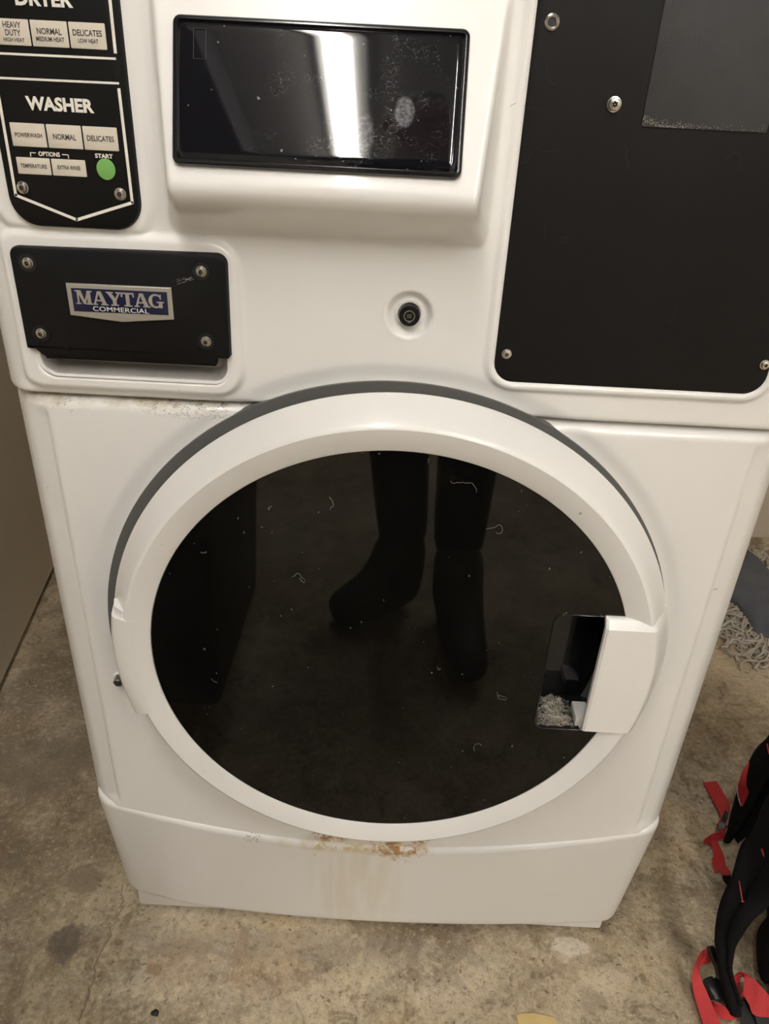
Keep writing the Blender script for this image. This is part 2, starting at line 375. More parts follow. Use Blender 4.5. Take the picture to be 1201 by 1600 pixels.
def tube_into(bm, pts, r, k=6):
    vs = []
    for i, p in enumerate(pts):
        p = Vector(p); tg = (Vector(pts[min(i+1, len(pts)-1)])-Vector(pts[max(i-1, 0)]))
        tg = tg.normalized() if tg.length > 1e-9 else Vector((0, 0, 1))
        u = tg.cross(Vector((0.31, 0.17, 0.93))).normalized(); w = tg.cross(u)
        vs.append([bm.verts.new(p+(u*math.cos(2*PI*j/k)+w*math.sin(2*PI*j/k))*r) for j in range(k)])
    for a, b in zip(vs, vs[1:]):
        for j in range(k): bm.faces.new((a[j], a[(j+1) % k], b[(j+1) % k], b[j]))
    bm.faces.new(vs[0][::-1]); bm.faces.new(vs[-1])
def text_bm(bm, s, x0, x1, z0, z1, y, bold=0.0, depth=0.00015, to=None):
    """flat lettering fitted to the box x0..x1, z0..z1 at depth y"""
    cu = bpy.data.curves.new('t', 'FONT'); cu.body = s; cu.size = 1; cu.offset = bold; cu.extrude = 0; cu.resolution_u = 3
    ob = bpy.data.objects.new('t', cu); COL.objects.link(ob)
    dg = bpy.context.evaluated_depsgraph_get(); me = ob.evaluated_get(dg).to_mesh()
    xs = [v.co.x for v in me.vertices]; ys = [v.co.y for v in me.vertices]
    ax, bx, ay, by = min(xs), max(xs), min(ys), max(ys)
    vs = []
    for v in me.vertices:
        p = Vector((x0+(v.co.x-ax)/(bx-ax)*(x1-x0), y, z0+(v.co.y-ay)/(by-ay)*(z1-z0)))
        vs.append(bm.verts.new(to(p) if to else p))
    for p in me.polygons:
        try: bm.faces.new([vs[i] for i in p.vertices])
        except ValueError: pass
    ob.evaluated_get(dg).to_mesh_clear(); bpy.data.objects.remove(ob); bpy.data.curves.remove(cu)
def poly_bm(bm, pts, y, to=None, thick=0.0):
    vs = [bm.verts.new((a, y, b)) for a, b in pts]; f = bm.faces.new(vs)
    if thick:
        r = bmesh.ops.extrude_face_region(bm, geom=[f])
        for v in [g for g in r['geom'] if isinstance(g, bmesh.types.BMVert)]: v.co.y += thick
def line_bm(bm, pts, w, y):
    for (a, b) in zip(pts, pts[1:]):
        a, b = Vector(a), Vector(b); d = (b-a).normalized(); n = Vector((-d.y, d.x))*w/2; e = d*w*0.35
        poly_bm(bm, [(a-e-n)[:], (b+e-n)[:], (b+e+n)[:], (a-e+n)[:]], y)
sm = lambda a, b, x: (lambda u: u*u*(3-2*u))(np.clip((x-a)/(b-a), 0, 1))
def sdbox(X, Z, x0, x1, z0, z1, r):
    qx = np.abs(X-(x0+x1)/2)-((x1-x0)/2-r); qz = np.abs(Z-(z0+z1)/2)-((z1-z0)/2-r)
    return np.hypot(np.maximum(qx, 0), np.maximum(qz, 0))+np.minimum(np.maximum(qx, qz), 0)-r
def smin(a, b, k):
    h = np.clip(0.5+0.5*(b-a)/k, 0, 1); return b*(1-h)+a*h-k*h*(1-h)

# ------------------------------------------------------------------ room
def struct(o): o['kind'] = 'structure'; return o
XL, XR, YB, YF, ZC = -2.6, 2.3, 1.16, -4.8, 2.55
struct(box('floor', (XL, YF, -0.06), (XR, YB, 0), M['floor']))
struct(box('ceiling', (XL, YF, ZC), (XR, YB, ZC+0.06), M['ceil']))
struct(box('wall_back', (XL, YB, 0), (XR, YB+0.08, ZC), M['wall_rear']))
struct(box('wall_right', (XR, YF, 0), (XR+0.08, YB, ZC), M['wall_far']))
struct(box('wall_front', (XL, YF-0.08, 0), (XR, YF, ZC), M['wall_far']))
struct(box('wall_left', (XL-0.08, YF, 0), (XL, YB, ZC), M['wall_far']))

struct(box('trim_soffit', (XL, YF, 2.36), (-0.66, -0.45, ZC), M['soffit']))
# ceiling tube lights
def fixture(loc, length, label):
    x, y, z = loc
    t_ = thing('fluorescent_light', label, 'light', (x, y, z), 'ceiling strip lights')
    box('housing', (x-0.09, y-length/2-0.03, z-0.03), (x+0.09, y+length/2+0.03, z), M['lampbody'], t_, 0.004)
    bm = bmesh.new(); tube_into(bm, [(x-0.040, y-length/2+length*i/4, z-0.062) for i in range(5)], 0.015, 12)
    from_bm('tube', bm, M['lamp'], t_, True, 60)
    box('lens', (x-0.026, y-length/2, z-0.072), (x+0.040, y+length/2, z-0.028), M['lens'], t_, 0.008, 3)
    for e in (-1, 1): box('end_cap', (x-0.06, y+e*(length/2)-0.012, z-0.08), (x+0.06, y+e*(length/2)+0.012, z-0.02), M['lampbody'], t_, 0.003)
fixture((-0.215, -1.75, ZC), 2.4, 'long white strip light on the ceiling above the washer aisle')
fixture((1.45, -3.2, ZC), 2.0, 'added long fill light on the ceiling right of the washer aisle')  # unseen fixture, added as fill for the washer front and left cabinet
fixture((0.80, -2.5, ZC), 2.0, 'added shorter fill light on the ceiling near the front wall')  # also unseen, added to brighten the side of the left cabinet

# ------------------------------------------------------------------ neighbouring cabinet, slightly askew, 36 cm to the left
NB = thing('laundry_cabinet', 'plain beige metal side of the appliance standing left of the washer', 'appliance', (-1.02, 0.42, 0))
def askew(o):
    for v in o.data.vertices:       # its right side runs from (-0.698, 0.428) to (-0.758, 0.797)
        v.co.x += -(v.co.y-0.428)*0.1626
    o.data.update(); return o
askew(from_bm('cabinet_body', box_bm((-1.385, 0.035, 0.010), (-0.698, 0.86, 1.05), 0.006, 3), M['wall'], NB, True, 40))
askew(from_bm('base_plinth', box_bm((-1.37, 0.05, 0.0), (-0.706, 0.84, 0.03)), M['dark'], NB))
askew(from_bm('top_panel', box_bm((-1.388, 0.030, 1.05), (-0.695, 0.865, 1.075), 0.008, 3), M['wall'], NB, True, 40))
askew(from_bm('front_panel', box_bm((-1.375, 0.022, 0.05), (-0.708, 0.037, 1.02), 0.006, 3), M['wall'], NB, True, 40))

# ------------------------------------------------------------------ washing machine
WM = thing('washing_machine', 'white front-loading coin laundry washer with round black door and black control panels', 'washing machine', (0, 0.36, 0))
DC = (0.0, 0.532)               # door centre x, z
def columns(xc, r, flat, hw=0.343, depth=0.70, step=0.0018, rnd=False):
    """profile columns across the front: (x, y, inner?)"""
    n = int(round(2*xc/step)); xs = np.linspace(-xc, xc, n+1)
    side = []
    # chamfer then corner then side wall
    A = [(xc+(hw-xc)*0.28, flat*0.10), (xc+(hw-xc)*0.55, flat*0.27), (xc+(hw-xc)*0.76, flat*0.47), (xc+(hw-xc)*0.90, flat*0.68), (xc+(hw-xc)*0.975, flat*0.86), (hw, flat*1.1), (hw, flat*1.6), (hw, 0.2), (hw, depth)]
    side = A
    if rnd: side = [(xc+(hw-xc)*math.sin(PI/2*i/12), flat*(1-math.cos(PI/2*i/12))) for i in range(1, 13)]+[(hw, flat*1.5), (hw, 0.2), (hw, depth)]
    X = np.concatenate([[-a for a, b in side[::-1]], xs, [a for a, b in side]])
    Y = np.concatenate([[b for a, b in side[::-1]], np.zeros(n+1), [b for a, b in side]])
    return X, Y
def sheet(name, X, Y, Z, m, parent):
    """X, Y, Z arrays rows x cols -> grid mesh"""
    r, c_ = X.shape
    V = np.stack([X, Y, Z], -1).reshape(-1, 3)
    i = np.arange(r*c_).reshape(r, c_)
    Fc = np.stack([i[:-1, :-1], i[:-1, 1:], i[1:, 1:], i[1:, :-1]], -1).reshape(-1, 4)
    me = bpy.data.meshes.new(name)
    me.vertices.add(len(V)); me.vertices.foreach_set('co', V.ravel())
    me.loops.add(Fc.size); me.loops.foreach_set('vertex_index', Fc.ravel())
    me.polygons.add(len(Fc)); me.polygons.foreach_set('loop_start', np.arange(0, Fc.size, 4))
    me.update(calc_edges=True); me.validate()
    return link(name, me, m, parent, True)
def dish(X, Z):
    r = np.hypot(X+0.0042, Z-0.5106)
    return -0.0022*sm(0.292, 0.2765, r)-0.030*sm(0.2708, 0.2658, r)

# --- upper panel (controls)
Xc, Yc = columns(0.316, 0.027, 0.040)
zt, zb = 1.22, 0.7585
zr = np.concatenate([[zb+0.0030, zb+0.0008, zb], np.linspace(zb, 1.075, 190)[1:], np.linspace(1.075, zt, 12)[1:]])
X, Z = np.meshgrid(Xc, zr); Y = np.meshgrid(Yc, zr)[0].copy()
Z[0, :] = zb+0.004; 
inn = sm(0.316, 0.309, np.abs(X))
H = np.zeros_like(X)
# display hood: bulges out towards its lower lip
face = 0.047-(Z-0.944)*0.353-0.002
hood = smin(face, (X+0.1815)*3.6, 0.010); hood = smin(hood, (0.0555-X)*3.6, 0.010)
hood = smin(hood, (Z-0.8955)*1.9, 0.026); hood = smin(hood, (1.052-Z)*2.2, 0.008)
hood = -smin(-hood, 0*hood, 0.006)
H += np.maximum(hood, 0)
# raised frames round the black inserts
d = sdbox(X, Z, -0.3075, -0.143, 0.777, 0.8785, 0.012); H += 0.0045*sm(0.0145, 0.0075, d)*inn
d = sdbox(X, Z, -0.302, -0.203, 0.892, 1.4, 0.022); H += 0.0040*sm(0.014, 0.006, d)*inn*sm(0.006, 0.010, 0.0+np.abs(Z-0.8845))**0.35
d = sdbox(X, Z, 0.0707, 0.292, 0.790, 1.4, 0.018); H += 0.0030*sm(0.0085, 0.0040, d)*inn - 0.004*sm(0.001, -0.002, d)
# step between service frame and seam
d = sdbox(X, Z, -0.297, -0.1455, 0.777, 0.868, 0.012); H += -0.026*sm(0.0012, -0.0012, d)
# lock dish
rl = np.hypot(X-0.0008, Z-0.8405); H += -0.0065*sm(0.0195, 0.0115, rl)+0.0008*sm(0.0205, 0.0195, rl)*sm(0.018, 0.0195, rl)
H += dish(X, Z)
Y -= H
e = Z-zb; rr = 0.005
Y += np.where(e < rr, rr-np.sqrt(np.maximum(0, rr*rr-(rr-e)**2)), 0)
Y[0, :] += 0.02; Y[1, :] += 0.004; Z[1, :] = zb+0.0002
sheet('upper_panel', X, Y, Z, M['upper'], WM)

# --- lower panel (door surround)
def zseam(x): return 0.206+0.052*np.minimum(1.0, (np.abs(x)/0.315)**2)
Xc, Yc = columns(0.305, 0.038, 0.046, step=0.0022)
tt = np.concatenate([[0], np.linspace(0, 1, 250), [1]])
X, T = np.meshgrid(Xc, tt); Y = np.meshgrid(Yc, tt)[0].copy()
zt = 0.7565; Z0 = zseam(X)-0.006; Z = Z0+T*(zt-Z0)
g = np.abs(np.abs(X)-0.3055)
H = dish(X, Z)-0.0042*sm(0.0065, 0.0, g)*sm(zt-0.004, zt-0.022, Z)*sm(0.006, 0.020, Z-Z0)
Y -= H
e = zt-Z; rr = 0.011
Y += np.where(e < rr, rr-np.sqrt(np.maximum(0, rr*rr-(rr-e)**2)), 0)
Y[0, :] += 0.02; Y[-1, :] += 0.02
sheet('lower_panel', X, Y, Z, M['lower'], WM)

# --- toe panel
Xc, Yc = columns(0.306, 0.034, 0.028, hw=0.3355, step=0.004, rnd=True)
tt = np.concatenate([[0, 0, .004, .012], np.linspace(0.03, 0.90, 40), np.linspace(0.91, 1.0, 14), [1]])
X, T = np.meshgrid(Xc, tt); Y = np.meshgrid(Yc, tt)[0].copy()
z1 = zseam(X); z0 = 0.037+0.016*sm(0.310, 0.350, np.abs(X))**1.5+0.013*sm(0.22, 0.33, -X); Z = z0+T*(z1-z0)
taper = 0.016*(1-T)
X = X*(1-0.005*(1-T)**1.3*sm(0.27, 0.343, np.abs(X)))
Y = Y-0.006+taper+np.minimum(1, np.abs(X)/0.31)**2*(0.004+0.013*(1-T))
e = z1-Z; rr = 0.009
Y += np.where(e < rr, (rr-np.sqrt(np.maximum(0, rr*rr-(rr-e)**2)))*0.9, 0)
e = Z-z0; rr = 0.004
Y += np.where(e < rr, rr-np.sqrt(np.maximum(0, rr*rr-(rr-e)**2)), 0)
Y[0, :] += 0.02; Y[-1, :] += 0.02
sheet('toe_panel', X, Y, Z, M['toe'], WM)
# --- kick strip below it
plate('kick_strip', rrect(-0.317, 0.313, 0.0105, 0.06, 0.004, 3), 0.09, 0.0345, M['white'], WM, 0.002)
# --- cabinet body and the dryer half above the frame
bm = box_bm((-0.3425, 0.045, 0.26), (0.3425, 0.72, 1.86), 0.006)
from_bm('cabinet', bm, M['white'], WM, True, 40)
bm = box_bm((-0.343, 0.002, 1.221), (0.343, 0.10, 1.86), 0.018, 4)
dry = from_bm('dryer_front', bm, M['white'], WM, True, 40)
lathe('dryer_door', [(0.0, -0.03), (0.15, -0.03), (0.17, -0.04), (0.20, -0.03), (0.215, 0.004)], M['white'], dry, (0, 0, 1.53), 64)
for sx in (-0.27, 0.27):
    for sy in (0.12, 0.64):
        lathe('levelling_foot', [(0.0, 0), (0.022, 0), (0.024, 0.004), (0.022, 0.009), (0.008, 0.011), (0.008, 0.032), (0, 0.032)], M['rubber'], WM,
              n=20, frame=Matrix.Translation((sx, sy, 0)) @ Matrix.Rotation(PI/2, 4, 'X'))

# --- gasket behind the door
gc = (-0.0042, 0, 0.5106)
lathe('gasket', [(0.2756, 0.006), (0.2744, 0.0003), (0.2630, 0.0015), (0.2560, 0.0200), (0.2300, 0.0180)], M['gasket'], WM, gc, 180)

# --- door
dc = (DC[0]-0.0008, 0, DC[1]+0.0004)
door = lathe('door', [(0.236, -0.026), (0.2520, -0.0300), (0.2556, -0.0325), (0.2563, -0.0355), (0.2549, -0.0395), (0.2405, -0.0600), (0.2385, -0.0618), (0.2365, -0.0625),
                      (0.2180, -0.0578), (0.2168, -0.0570), (0.2164, -0.0550), (0.2164, -0.040)], M['white'], WM, dc, 240, angle=28)
A = math.radians
lathe('hinge_cover', [(0.246, -0.030), (0.2565, -0.034), (0.2522, -0.0560), (0.2502, -0.0590), (0.2475, -0.0610), (0.2380, -0.0629), (0.232, -0.0618), (0.232, -0.05)], M['white'], door, dc, 24, A(170.2), A(197.0), 30)
lathe('hinge_notch', [(0.240, -0.040), (0.2540, -0.045), (0.2505, -0.0555), (0.2420, -0.0600), (0.236, -0.058)], M['white'], door, dc, 4, A(168.2), A(170.4), 30)
# glass disc with the grip pocket cut out
R_ = 0.2168
PX0, PX1, PZ0, PZ1 = 0.1432, 0.2000, 0.4648, 0.6008
hz0, hz1 = 0.4665, 0.6020
outer = []
ang = lambda z: math.asin((z-DC[1])/R_)
a1 = ang(hz1); a0 = ang(hz0)+2*PI
for i in range(180):
    a = a1+(a0-a1)*i/179; outer.append((DC[0]+R_*math.cos(a), DC[1]+R_*math.sin(a)))
outer += [(0.1880, hz0-0.0012)]
# the pocket runs behind the grip, so the glass outline steps round it
pk = [(0.1880, PZ0)]
rc = 0.010
for i in range(9): a = 1.5*PI-PI/2*i/8; pk.append((PX0+rc+rc*math.cos(a), PZ0+rc+rc*math.sin(a)))
for i in range(9): a = PI-PI/2*i/8; pk.append((PX0+rc+rc*math.cos(a), PZ1-rc+rc*math.sin(a)))
pk += [(0.1880, PZ1)]
outer = outer+pk[0:]+[(0.1880, hz1-0.0004)]
V = []; Fc = []
n = len(outer)
ring_f = [(x, -0.0560, z) for x, z in outer]; ring_b = [(x, -0.040, z) for x, z in outer]
V = ring_f+ring_b
for tri in tessellate_polygon([[Vector((x, z, 0)) for x, z in outer]]): Fc.append(tri)
for i in range(n): Fc.append((i, (i+1) % n, n+(i+1) % n, n+i))
from_data('door_glass', V, Fc, M['glass'], door, False)
# pocket cup
cup = rrect(PX0, 0.2150, PZ0, PZ1, rc, 8); V = []; Fc = []
for q, y in ((cup, -0.0555), (inset(cup, 0.0012), -0.040), (inset(cup, 0.0035), -0.020), (inset(cup, 0.006), -0.0145)):
    V += [(a, y, b) for a, b in q]
k = len(cup)
for s_ in range(3):
    for i in range(k): Fc.append((s_*k+i, s_*k+(i+1) % k, (s_+1)*k+(i+1) % k, (s_+1)*k+i))
Fc.append(tuple(range(3*k, 4*k)))
from_data('grip_pocket', V, Fc, M['pocket'], door, True, 24)
# thin raised lip round the visible pocket rim
bm = bmesh.new(); tube_into(bm, [(x, -0.0562, z) for x, z in pk], 0.0007, 6)
from_bm('pocket_rim', bm, M['pocket'], door, True, 60)
# grip
rows = [(hz0, -0.050, 0), (hz0+0.0002, -0.0585, 0), (hz0+0.0022, -0.0612, 0), (hz0+0.0058, -0.0650, 1)]+[(hz0+0.0058+(hz1-hz0-0.0150)*i/14, -0.0650, 1) for i in range(1, 15)]+[(hz1-0.0014, -0.0602, 0), (hz1-0.0002, -0.0585, 0), (hz1, -0.050, 0)]
V = []; nc = 0
for z, yf, fl in rows:
    xo = DC[0]+math.sqrt((0.2564+0.0022*fl*min(1, (hz1-z)/0.03))**2-(z-DC[1])**2); xi = DC[0]+math.sqrt(0.2385**2-(z-DC[1])**2); xl = 0.1868
    line = [(xl+0.012, -0.050), (xl+0.0025, -0.054), (xl+0.0002, max(yf+0.005, -0.0602)), (xl+0.0006, yf+0.0016), (xl+0.0030, yf), (xl+0.02, yf), (xi-0.002, yf), (xi, yf+0.0006), (xi+0.003, yf+0.003), (xo-0.002, -0.0390 if fl else max(yf+0.016, -0.039)), (xo, -0.0355), (xo-0.002, -0.0320), (xo-0.02, -0.030)]
    nc = len(line); V += [(x, y, z) for x, y in line]
Fc = []
for r in range(len(rows)-1):
    for q in range(nc-1): Fc.append((r*nc+q, r*nc+q+1, (r+1)*nc+q+1, (r+1)*nc+q))
Fc.append(tuple(range(nc))[::-1]); Fc.append(tuple((len(rows)-1)*nc+q for q in range(nc)))
from_data('handle', V, Fc, M['white'], door, True, 22)
box('handle_foot', (0.1832, -0.053, 0.4668), (0.197, -0.030, 0.4775), M['white'], door, 0.0008)
# dark back shell of the door, inside the opening
lathe('door_back', [(0.0, -0.012), (0.20, -0.012), (0.236, -0.026), (0.243, -0.022), (0.243, -0.008), (0.20, 0.004), (0.0, 0.004)], M['gasket'], door, dc, 96)
# hinge bolt on the body, left of the door
hb = Vector((-0.2755, 0, 0.4490))
lathe('hinge_bolt', [(0, -0.012), (0.0040, -0.012), (0.0052, -0.011), (0.0055, -0.004), (0.0055, 0.006)], M['boltsteel'], WM, tuple(hb+Vector((0, 0.002, 0.001))), 6, angle=20)
lathe('bolt_washer', [(0, -0.0035), (0.0085, -0.0035), (0.0092, -0.002), (0.0092, 0.008)], M['white'], WM, tuple(hb+Vector((0, 0.002, -0.002))), 24)
# hairs stuck to the door glass
bm = bmesh.new()
for (x, z, s, seed) in ((0.062, 0.716, 0.020, 1), (0.082, 0.680, 0.018, 2), (-0.055, 0.693, 0.010, 3), (0.104, 0.502, 0.020, 4), (-0.08, 0.625, 0.018, 5), (0.045, 0.535, 0.008, 6), (-0.105, 0.69, 0.008, 7), (-0.16, 0.50, 0.006, 8), (0.09, 0.43, 0.012, 9)):
    rg = random.Random(seed); a = rg.uniform(0, 6.28); pts = []; px, pz = x, z; da = rg.uniform(-0.5, 0.5)
    for i in range(14):
        pts.append((px, -0.0563, pz)); a += da+rg.uniform(-0.9, 0.9); da += rg.uniform(-0.2, 0.2)
        px += math.cos(a)*s/9; pz += math.sin(a)*s/9
    tube_into(bm, pts, 0.00008, 4)
h = from_bm('stuck_hair', bm, M['lint'], door, True); h['kind'] = 'stuff'

# --- screws
def screw_mesh():
    V, Fc = [], []; n = 24
    def ring(rf, y):
        i = len(V)
        for k_ in range(n):
            a = 2*PI*k_/n; r = rf(a) if callable(rf) else rf; V.append((r*math.cos(a), y, r*math.sin(a)))
        return i
    star = lambda a: 0.00215+0.00050*math.cos(6*a)
    rs = [ring(0.0060, 0.0), ring(0.0060, -0.0008), ring(0.0050, -0.0010), ring(0.0049, -0.0024), ring(0.0044, -0.0032), ring(0.0034, -0.0036), ring(star, -0.0037), ring(star, -0.0016)]
    for a, b in zip(rs, rs[1:]):
        for k_ in range(n): Fc.append((a+k_, a+(k_+1) % n, b+(k_+1) % n, b+k_))
    Fc.append(tuple(range(rs[-1], rs[-1]+n)))
    i = ring(0.0006, -0.0016); j = ring(0.0006, -0.0032)
    for k_ in range(n): Fc.append((i+k_, i+(k_+1) % n, j+(k_+1) % n, j+k_))
    Fc.append(tuple(range(j, j+n)))
    me = bpy.data.meshes.new('screw'); me.from_pydata(V, [], Fc); me.materials.append(M['steel']); me.materials.append(M['dark'])
    for p in me.polygons:
        c_ = p.center; r = math.hypot(c_.x, c_.z)
        if r < 0.0028 and c_.y > -0.0036 and c_.y < -0.0014 and abs(p.normal.y) < 0.5 or (r < 0.002 and abs(c_.y+0.0016) < 1e-4): p.material_index = 1
    me.polygons.foreach_set('use_smooth', [True]*len(me.polygons)); me.set_sharp_from_angle(angle=math.radians(35))
    return me
SCREW = screw_mesh()
def screw(x, z, y, parent, rot=0.0, sc=1.0):
    o = bpy.data.objects.new('screw', SCREW); COL.objects.link(o); o.parent = parent
    off = Vector((0, 0, 0)); r = parent
    while r is not None: off += r.location; r = r.parent
    o.location = Vector((x, y, z))-off; o.rotation_euler = (0, rot, 0); o.scale = (sc*0.71, sc*0.71, sc*0.71)
    return o

# --- control panel
cp = plate('control_panel', rrect(-0.3010, -0.2030, 0.892, 1.21, 0.021, 10), 0.004, -0.0085, M['black_plastic'], WM, 0.0035)
yb_ = -0.0086
for i, (x0, x1) in enumerate(((-0.2894, -0.2648), (-0.2637, -0.2391), (-0.2380, -0.2136))):
    plate('button', rrect(x0, x1, 0.9464, 0.9615, 0.0005, 2), yb_+0.001, yb_-0.0003, M['btn'], cp, 0.0002)
    plate('button', rrect(x0, x1, 1.0082, 1.0233, 0.0005, 2), yb_+0.001, yb_-0.0003, M['btn'], cp, 0.0002)
for x0, x1 in ((-0.2891, -0.2649), (-0.2638, -0.2392)):
    plate('button', rrect(x0, x1, 0.9283, 0.9394, 0.0005, 2), yb_+0.001, yb_-0.0003, M['btn'], cp, 0.0002)
sb = plate('start_button', [(-0.2247+0.0068*math.cos(2*PI*i/40), 0.9342+0.0071*math.sin(2*PI*i/40)) for i in range(40)], yb_+0.001, yb_-0.0003, M['green'], cp, 0.0002)
sb['label'] = 'round green start button'
bm = bmesh.new(); yt = yb_-0.0001
text_bm(bm, 'WASHER', -0.2752, -0.2278, 0.9697, 0.9785, yt, 0.042)
text_bm(bm, 'DRYER', -0.2712, -0.2330, 1.0310, 1.0398, yt, 0.042)
text_bm(bm, 'OPTIONS', -0.2722, -0.2568, 0.9407, 0.9437, yt, 0.025)
text_bm(bm, 'START', -0.2314, -0.2186, 0.9414, 0.9443, yt, 0.035)
line_bm(bm, [(-0.2780, 0.9403), (-0.2780, 0.9426), (-0.2742, 0.9426)], 0.0006, yt)
line_bm(bm, [(-0.2550, 0.9424), (-0.2508, 0.9424), (-0.2508, 0.9401)], 0.0006, yt)
line_bm(bm, [(-0.2935, 0.985), (-0.2941, 0.9135), (-0.2513, 0.8985), (-0.2082, 0.9125), (-0.2088, 0.9852)], 0.0021, yt)
line_bm(bm, [(-0.2945, 0.9885), (-0.2087, 0.9889)], 0.0014, yt-0.00002)
line_bm(bm, [(-0.2945, 1.0030), (-0.2090, 1.0034)], 0.0014, yt-0.00002)
line_bm(bm, [(-0.2084, 1.0072), (-0.2078, 1.075)], 0.0021, yt)
line_bm(bm, [(-0.2955, 1.0072), (-0.2955, 1.075)], 0.0021, yt)
from_bm('panel_print', bm, M['print'], cp)
bm = bmesh.new(); yt = yb_-0.00045
def cap(s, xc, w, z0, h): text_bm(bm, s, xc-w/2, xc+w/2, z0, z0+h, yt, 0.022)
cap('POWERWASH', -0.2771, 0.0193, 0.9524, 0.0029); cap('NORMAL', -0.2514, 0.0163, 0.9520, 0.0037); cap('DELICATES', -0.2258, 0.0192, 0.9522, 0.0036)
cap('TEMPERATURE', -0.2770, 0.0190, 0.9324, 0.0028); cap('EXTRA RINSE', -0.2515, 0.0165, 0.9326, 0.0027)
cap('HEAVY', -0.2760, 0.0122, 1.0180, 0.0037); cap('DUTY', -0.2760, 0.0104, 1.0136, 0.0036); cap('HIGH HEAT', -0.2760, 0.0142, 1.0101, 0.0024)
cap('NORMAL', -0.2514, 0.0166, 1.0153, 0.0037); cap('MEDIUM HEAT', -0.2514, 0.0190, 1.0113, 0.0027)
cap('DELICATES', -0.2258, 0.0196, 1.0155, 0.0037); cap('LOW HEAT', -0.2258, 0.0136, 1.0115, 0.0026)
from_bm('button_lettering', bm, M['ink'], cp)['kind'] = 'stuff'
screw(-0.2878, 0.9190, yb_, cp, 0.3); screw(-0.2163, 0.9180, yb_, cp, 0.9)

def refit(root, k, dx, dz, only=None):
    off = Vector((0, 0, 0)); r = root
    while r.parent is not None: r = r.parent; off += r.location
    for o in [root]+list(root.children):
        if only and not o.name.startswith(only): continue
        if o.data is SCREW:
            o.location.x = k*(o.location.x+off.x)+dx-off.x; o.location.z = k*(o.location.z+off.z)+dz-off.z; continue
        n = len(o.data.vertices); a = np.empty(n*3, 'f'); o.data.vertices.foreach_get('co', a); a = a.reshape(-1, 3)
        a[:, 0] = k*a[:, 0]+dx; a[:, 2] = k*a[:, 2]+dz; o.data.vertices.foreach_set('co', a.ravel()); o.data.update()
refit(cp, 0.9862, -0.00014, 0.01365)

# --- dispenser recess and its black cover
rim = rrect(-0.2980, -0.1448, 0.7775, 0.868, 0.0125, 8); V = []; Fc = []
for q, y in ((inset(rim, -0.0034), -0.0030), (inset(rim, -0.0024), -0.0047), (rim, -0.0048), (inset(rim, 0.0008), -0.0040), (inset(rim, 0.0050), 0.0060), (inset(rim, 0.0075), 0.0090)):
    V += [(a, y, b) for a, b in q]
k = len(rim)
for s_ in range(5):
    for i in range(k): Fc.append((s_*k+i, s_*k+(i+1) % k, (s_+1)*k+(i+1) % k, (s_+1)*k+i))
Fc.append(tuple(range(5*k, 6*k)))
tr = from_data('dispenser_recess', V, Fc, M['tray'], WM, True, 50)
tr.data.materials.append(M['upper'])
for p in tr.data.polygons:
    if p.index < 2*k: p.material_index = 1
ol = []
def arc(cx, cz, r, a0, a1, n=6): ol.extend([(cx+r*math.cos(a0+(a1-a0)*i/n), cz+r*math.sin(a0+(a1-a0)*i/n)) for i in range(n+1)])
arc(-0.1490, 0.8712, 0.0080, 0, PI/2); arc(-0.3010, 0.8702, 0.0070, PI/2, PI)
ol += [(-0.3082, 0.8010)]; arc(-0.3062, 0.7990, 0.0020, PI, 1.5*PI, 3); ol += [(-0.3015, 0.7968), (-0.2985, 0.7945), (-0.2968, 0.7925)]
ol += [(-0.2930, 0.7905), (-0.1560, 0.7910), (-0.1540, 0.7925), (-0.1540, 0.7965), (-0.1440, 0.7968), (-0.1420, 0.7995)]
dp = plate('dispenser_cover', ol, -0.002, -0.0105, M['black_plastic'], WM, 0.0030)
plate('lower_lip', [(-0.2940, 0.7895), (-0.1550, 0.7900), (-0.1545, 0.7975), (-0.2945, 0.7975)][::1], -0.001, -0.0085, M['black_plastic'], dp, 0.0006)
yd = -0.0106
for x, z, r in ((-0.2938, 0.8655, 0.1), (-0.1605, 0.8658, 0.5), (-0.2933, 0.8107, 0.8), (-0.1606, 0.8112, 0.3)):
    screw(x, z, yd, dp, r)
    o = lathe('screw_washer', [(0.0, -0.0006), (0.0070, -0.0006), (0.0074, 0.0004)], M['bezel'], dp, (x, yd, z), 24)
plate('rivet', [(-0.2742+0.0022*math.cos(2*PI*i/16), 0.7995+0.0022*math.sin(2*PI*i/16)) for i in range(16)], yd+0.0005, yd-0.0006, M['black_plastic'], dp, 0.0005)
# scuff scratches near the upper right screw
bm = bmesh.new()
for i in range(16):
    x = random.uniform(-0.181, -0.168); z = 0.8585+(x+0.175)*0.28+random.uniform(-0.0022, 0.0022); L = random.uniform(0.001, 0.006)
    tube_into(bm, [(x, yd, z), (x+L*0.5, yd, z+L*0.14), (x+L, yd, z+L*0.34)], 0.00010, 4)
o = from_bm('scuff', bm, M['tray'], dp); o['kind'] = 'stuff'
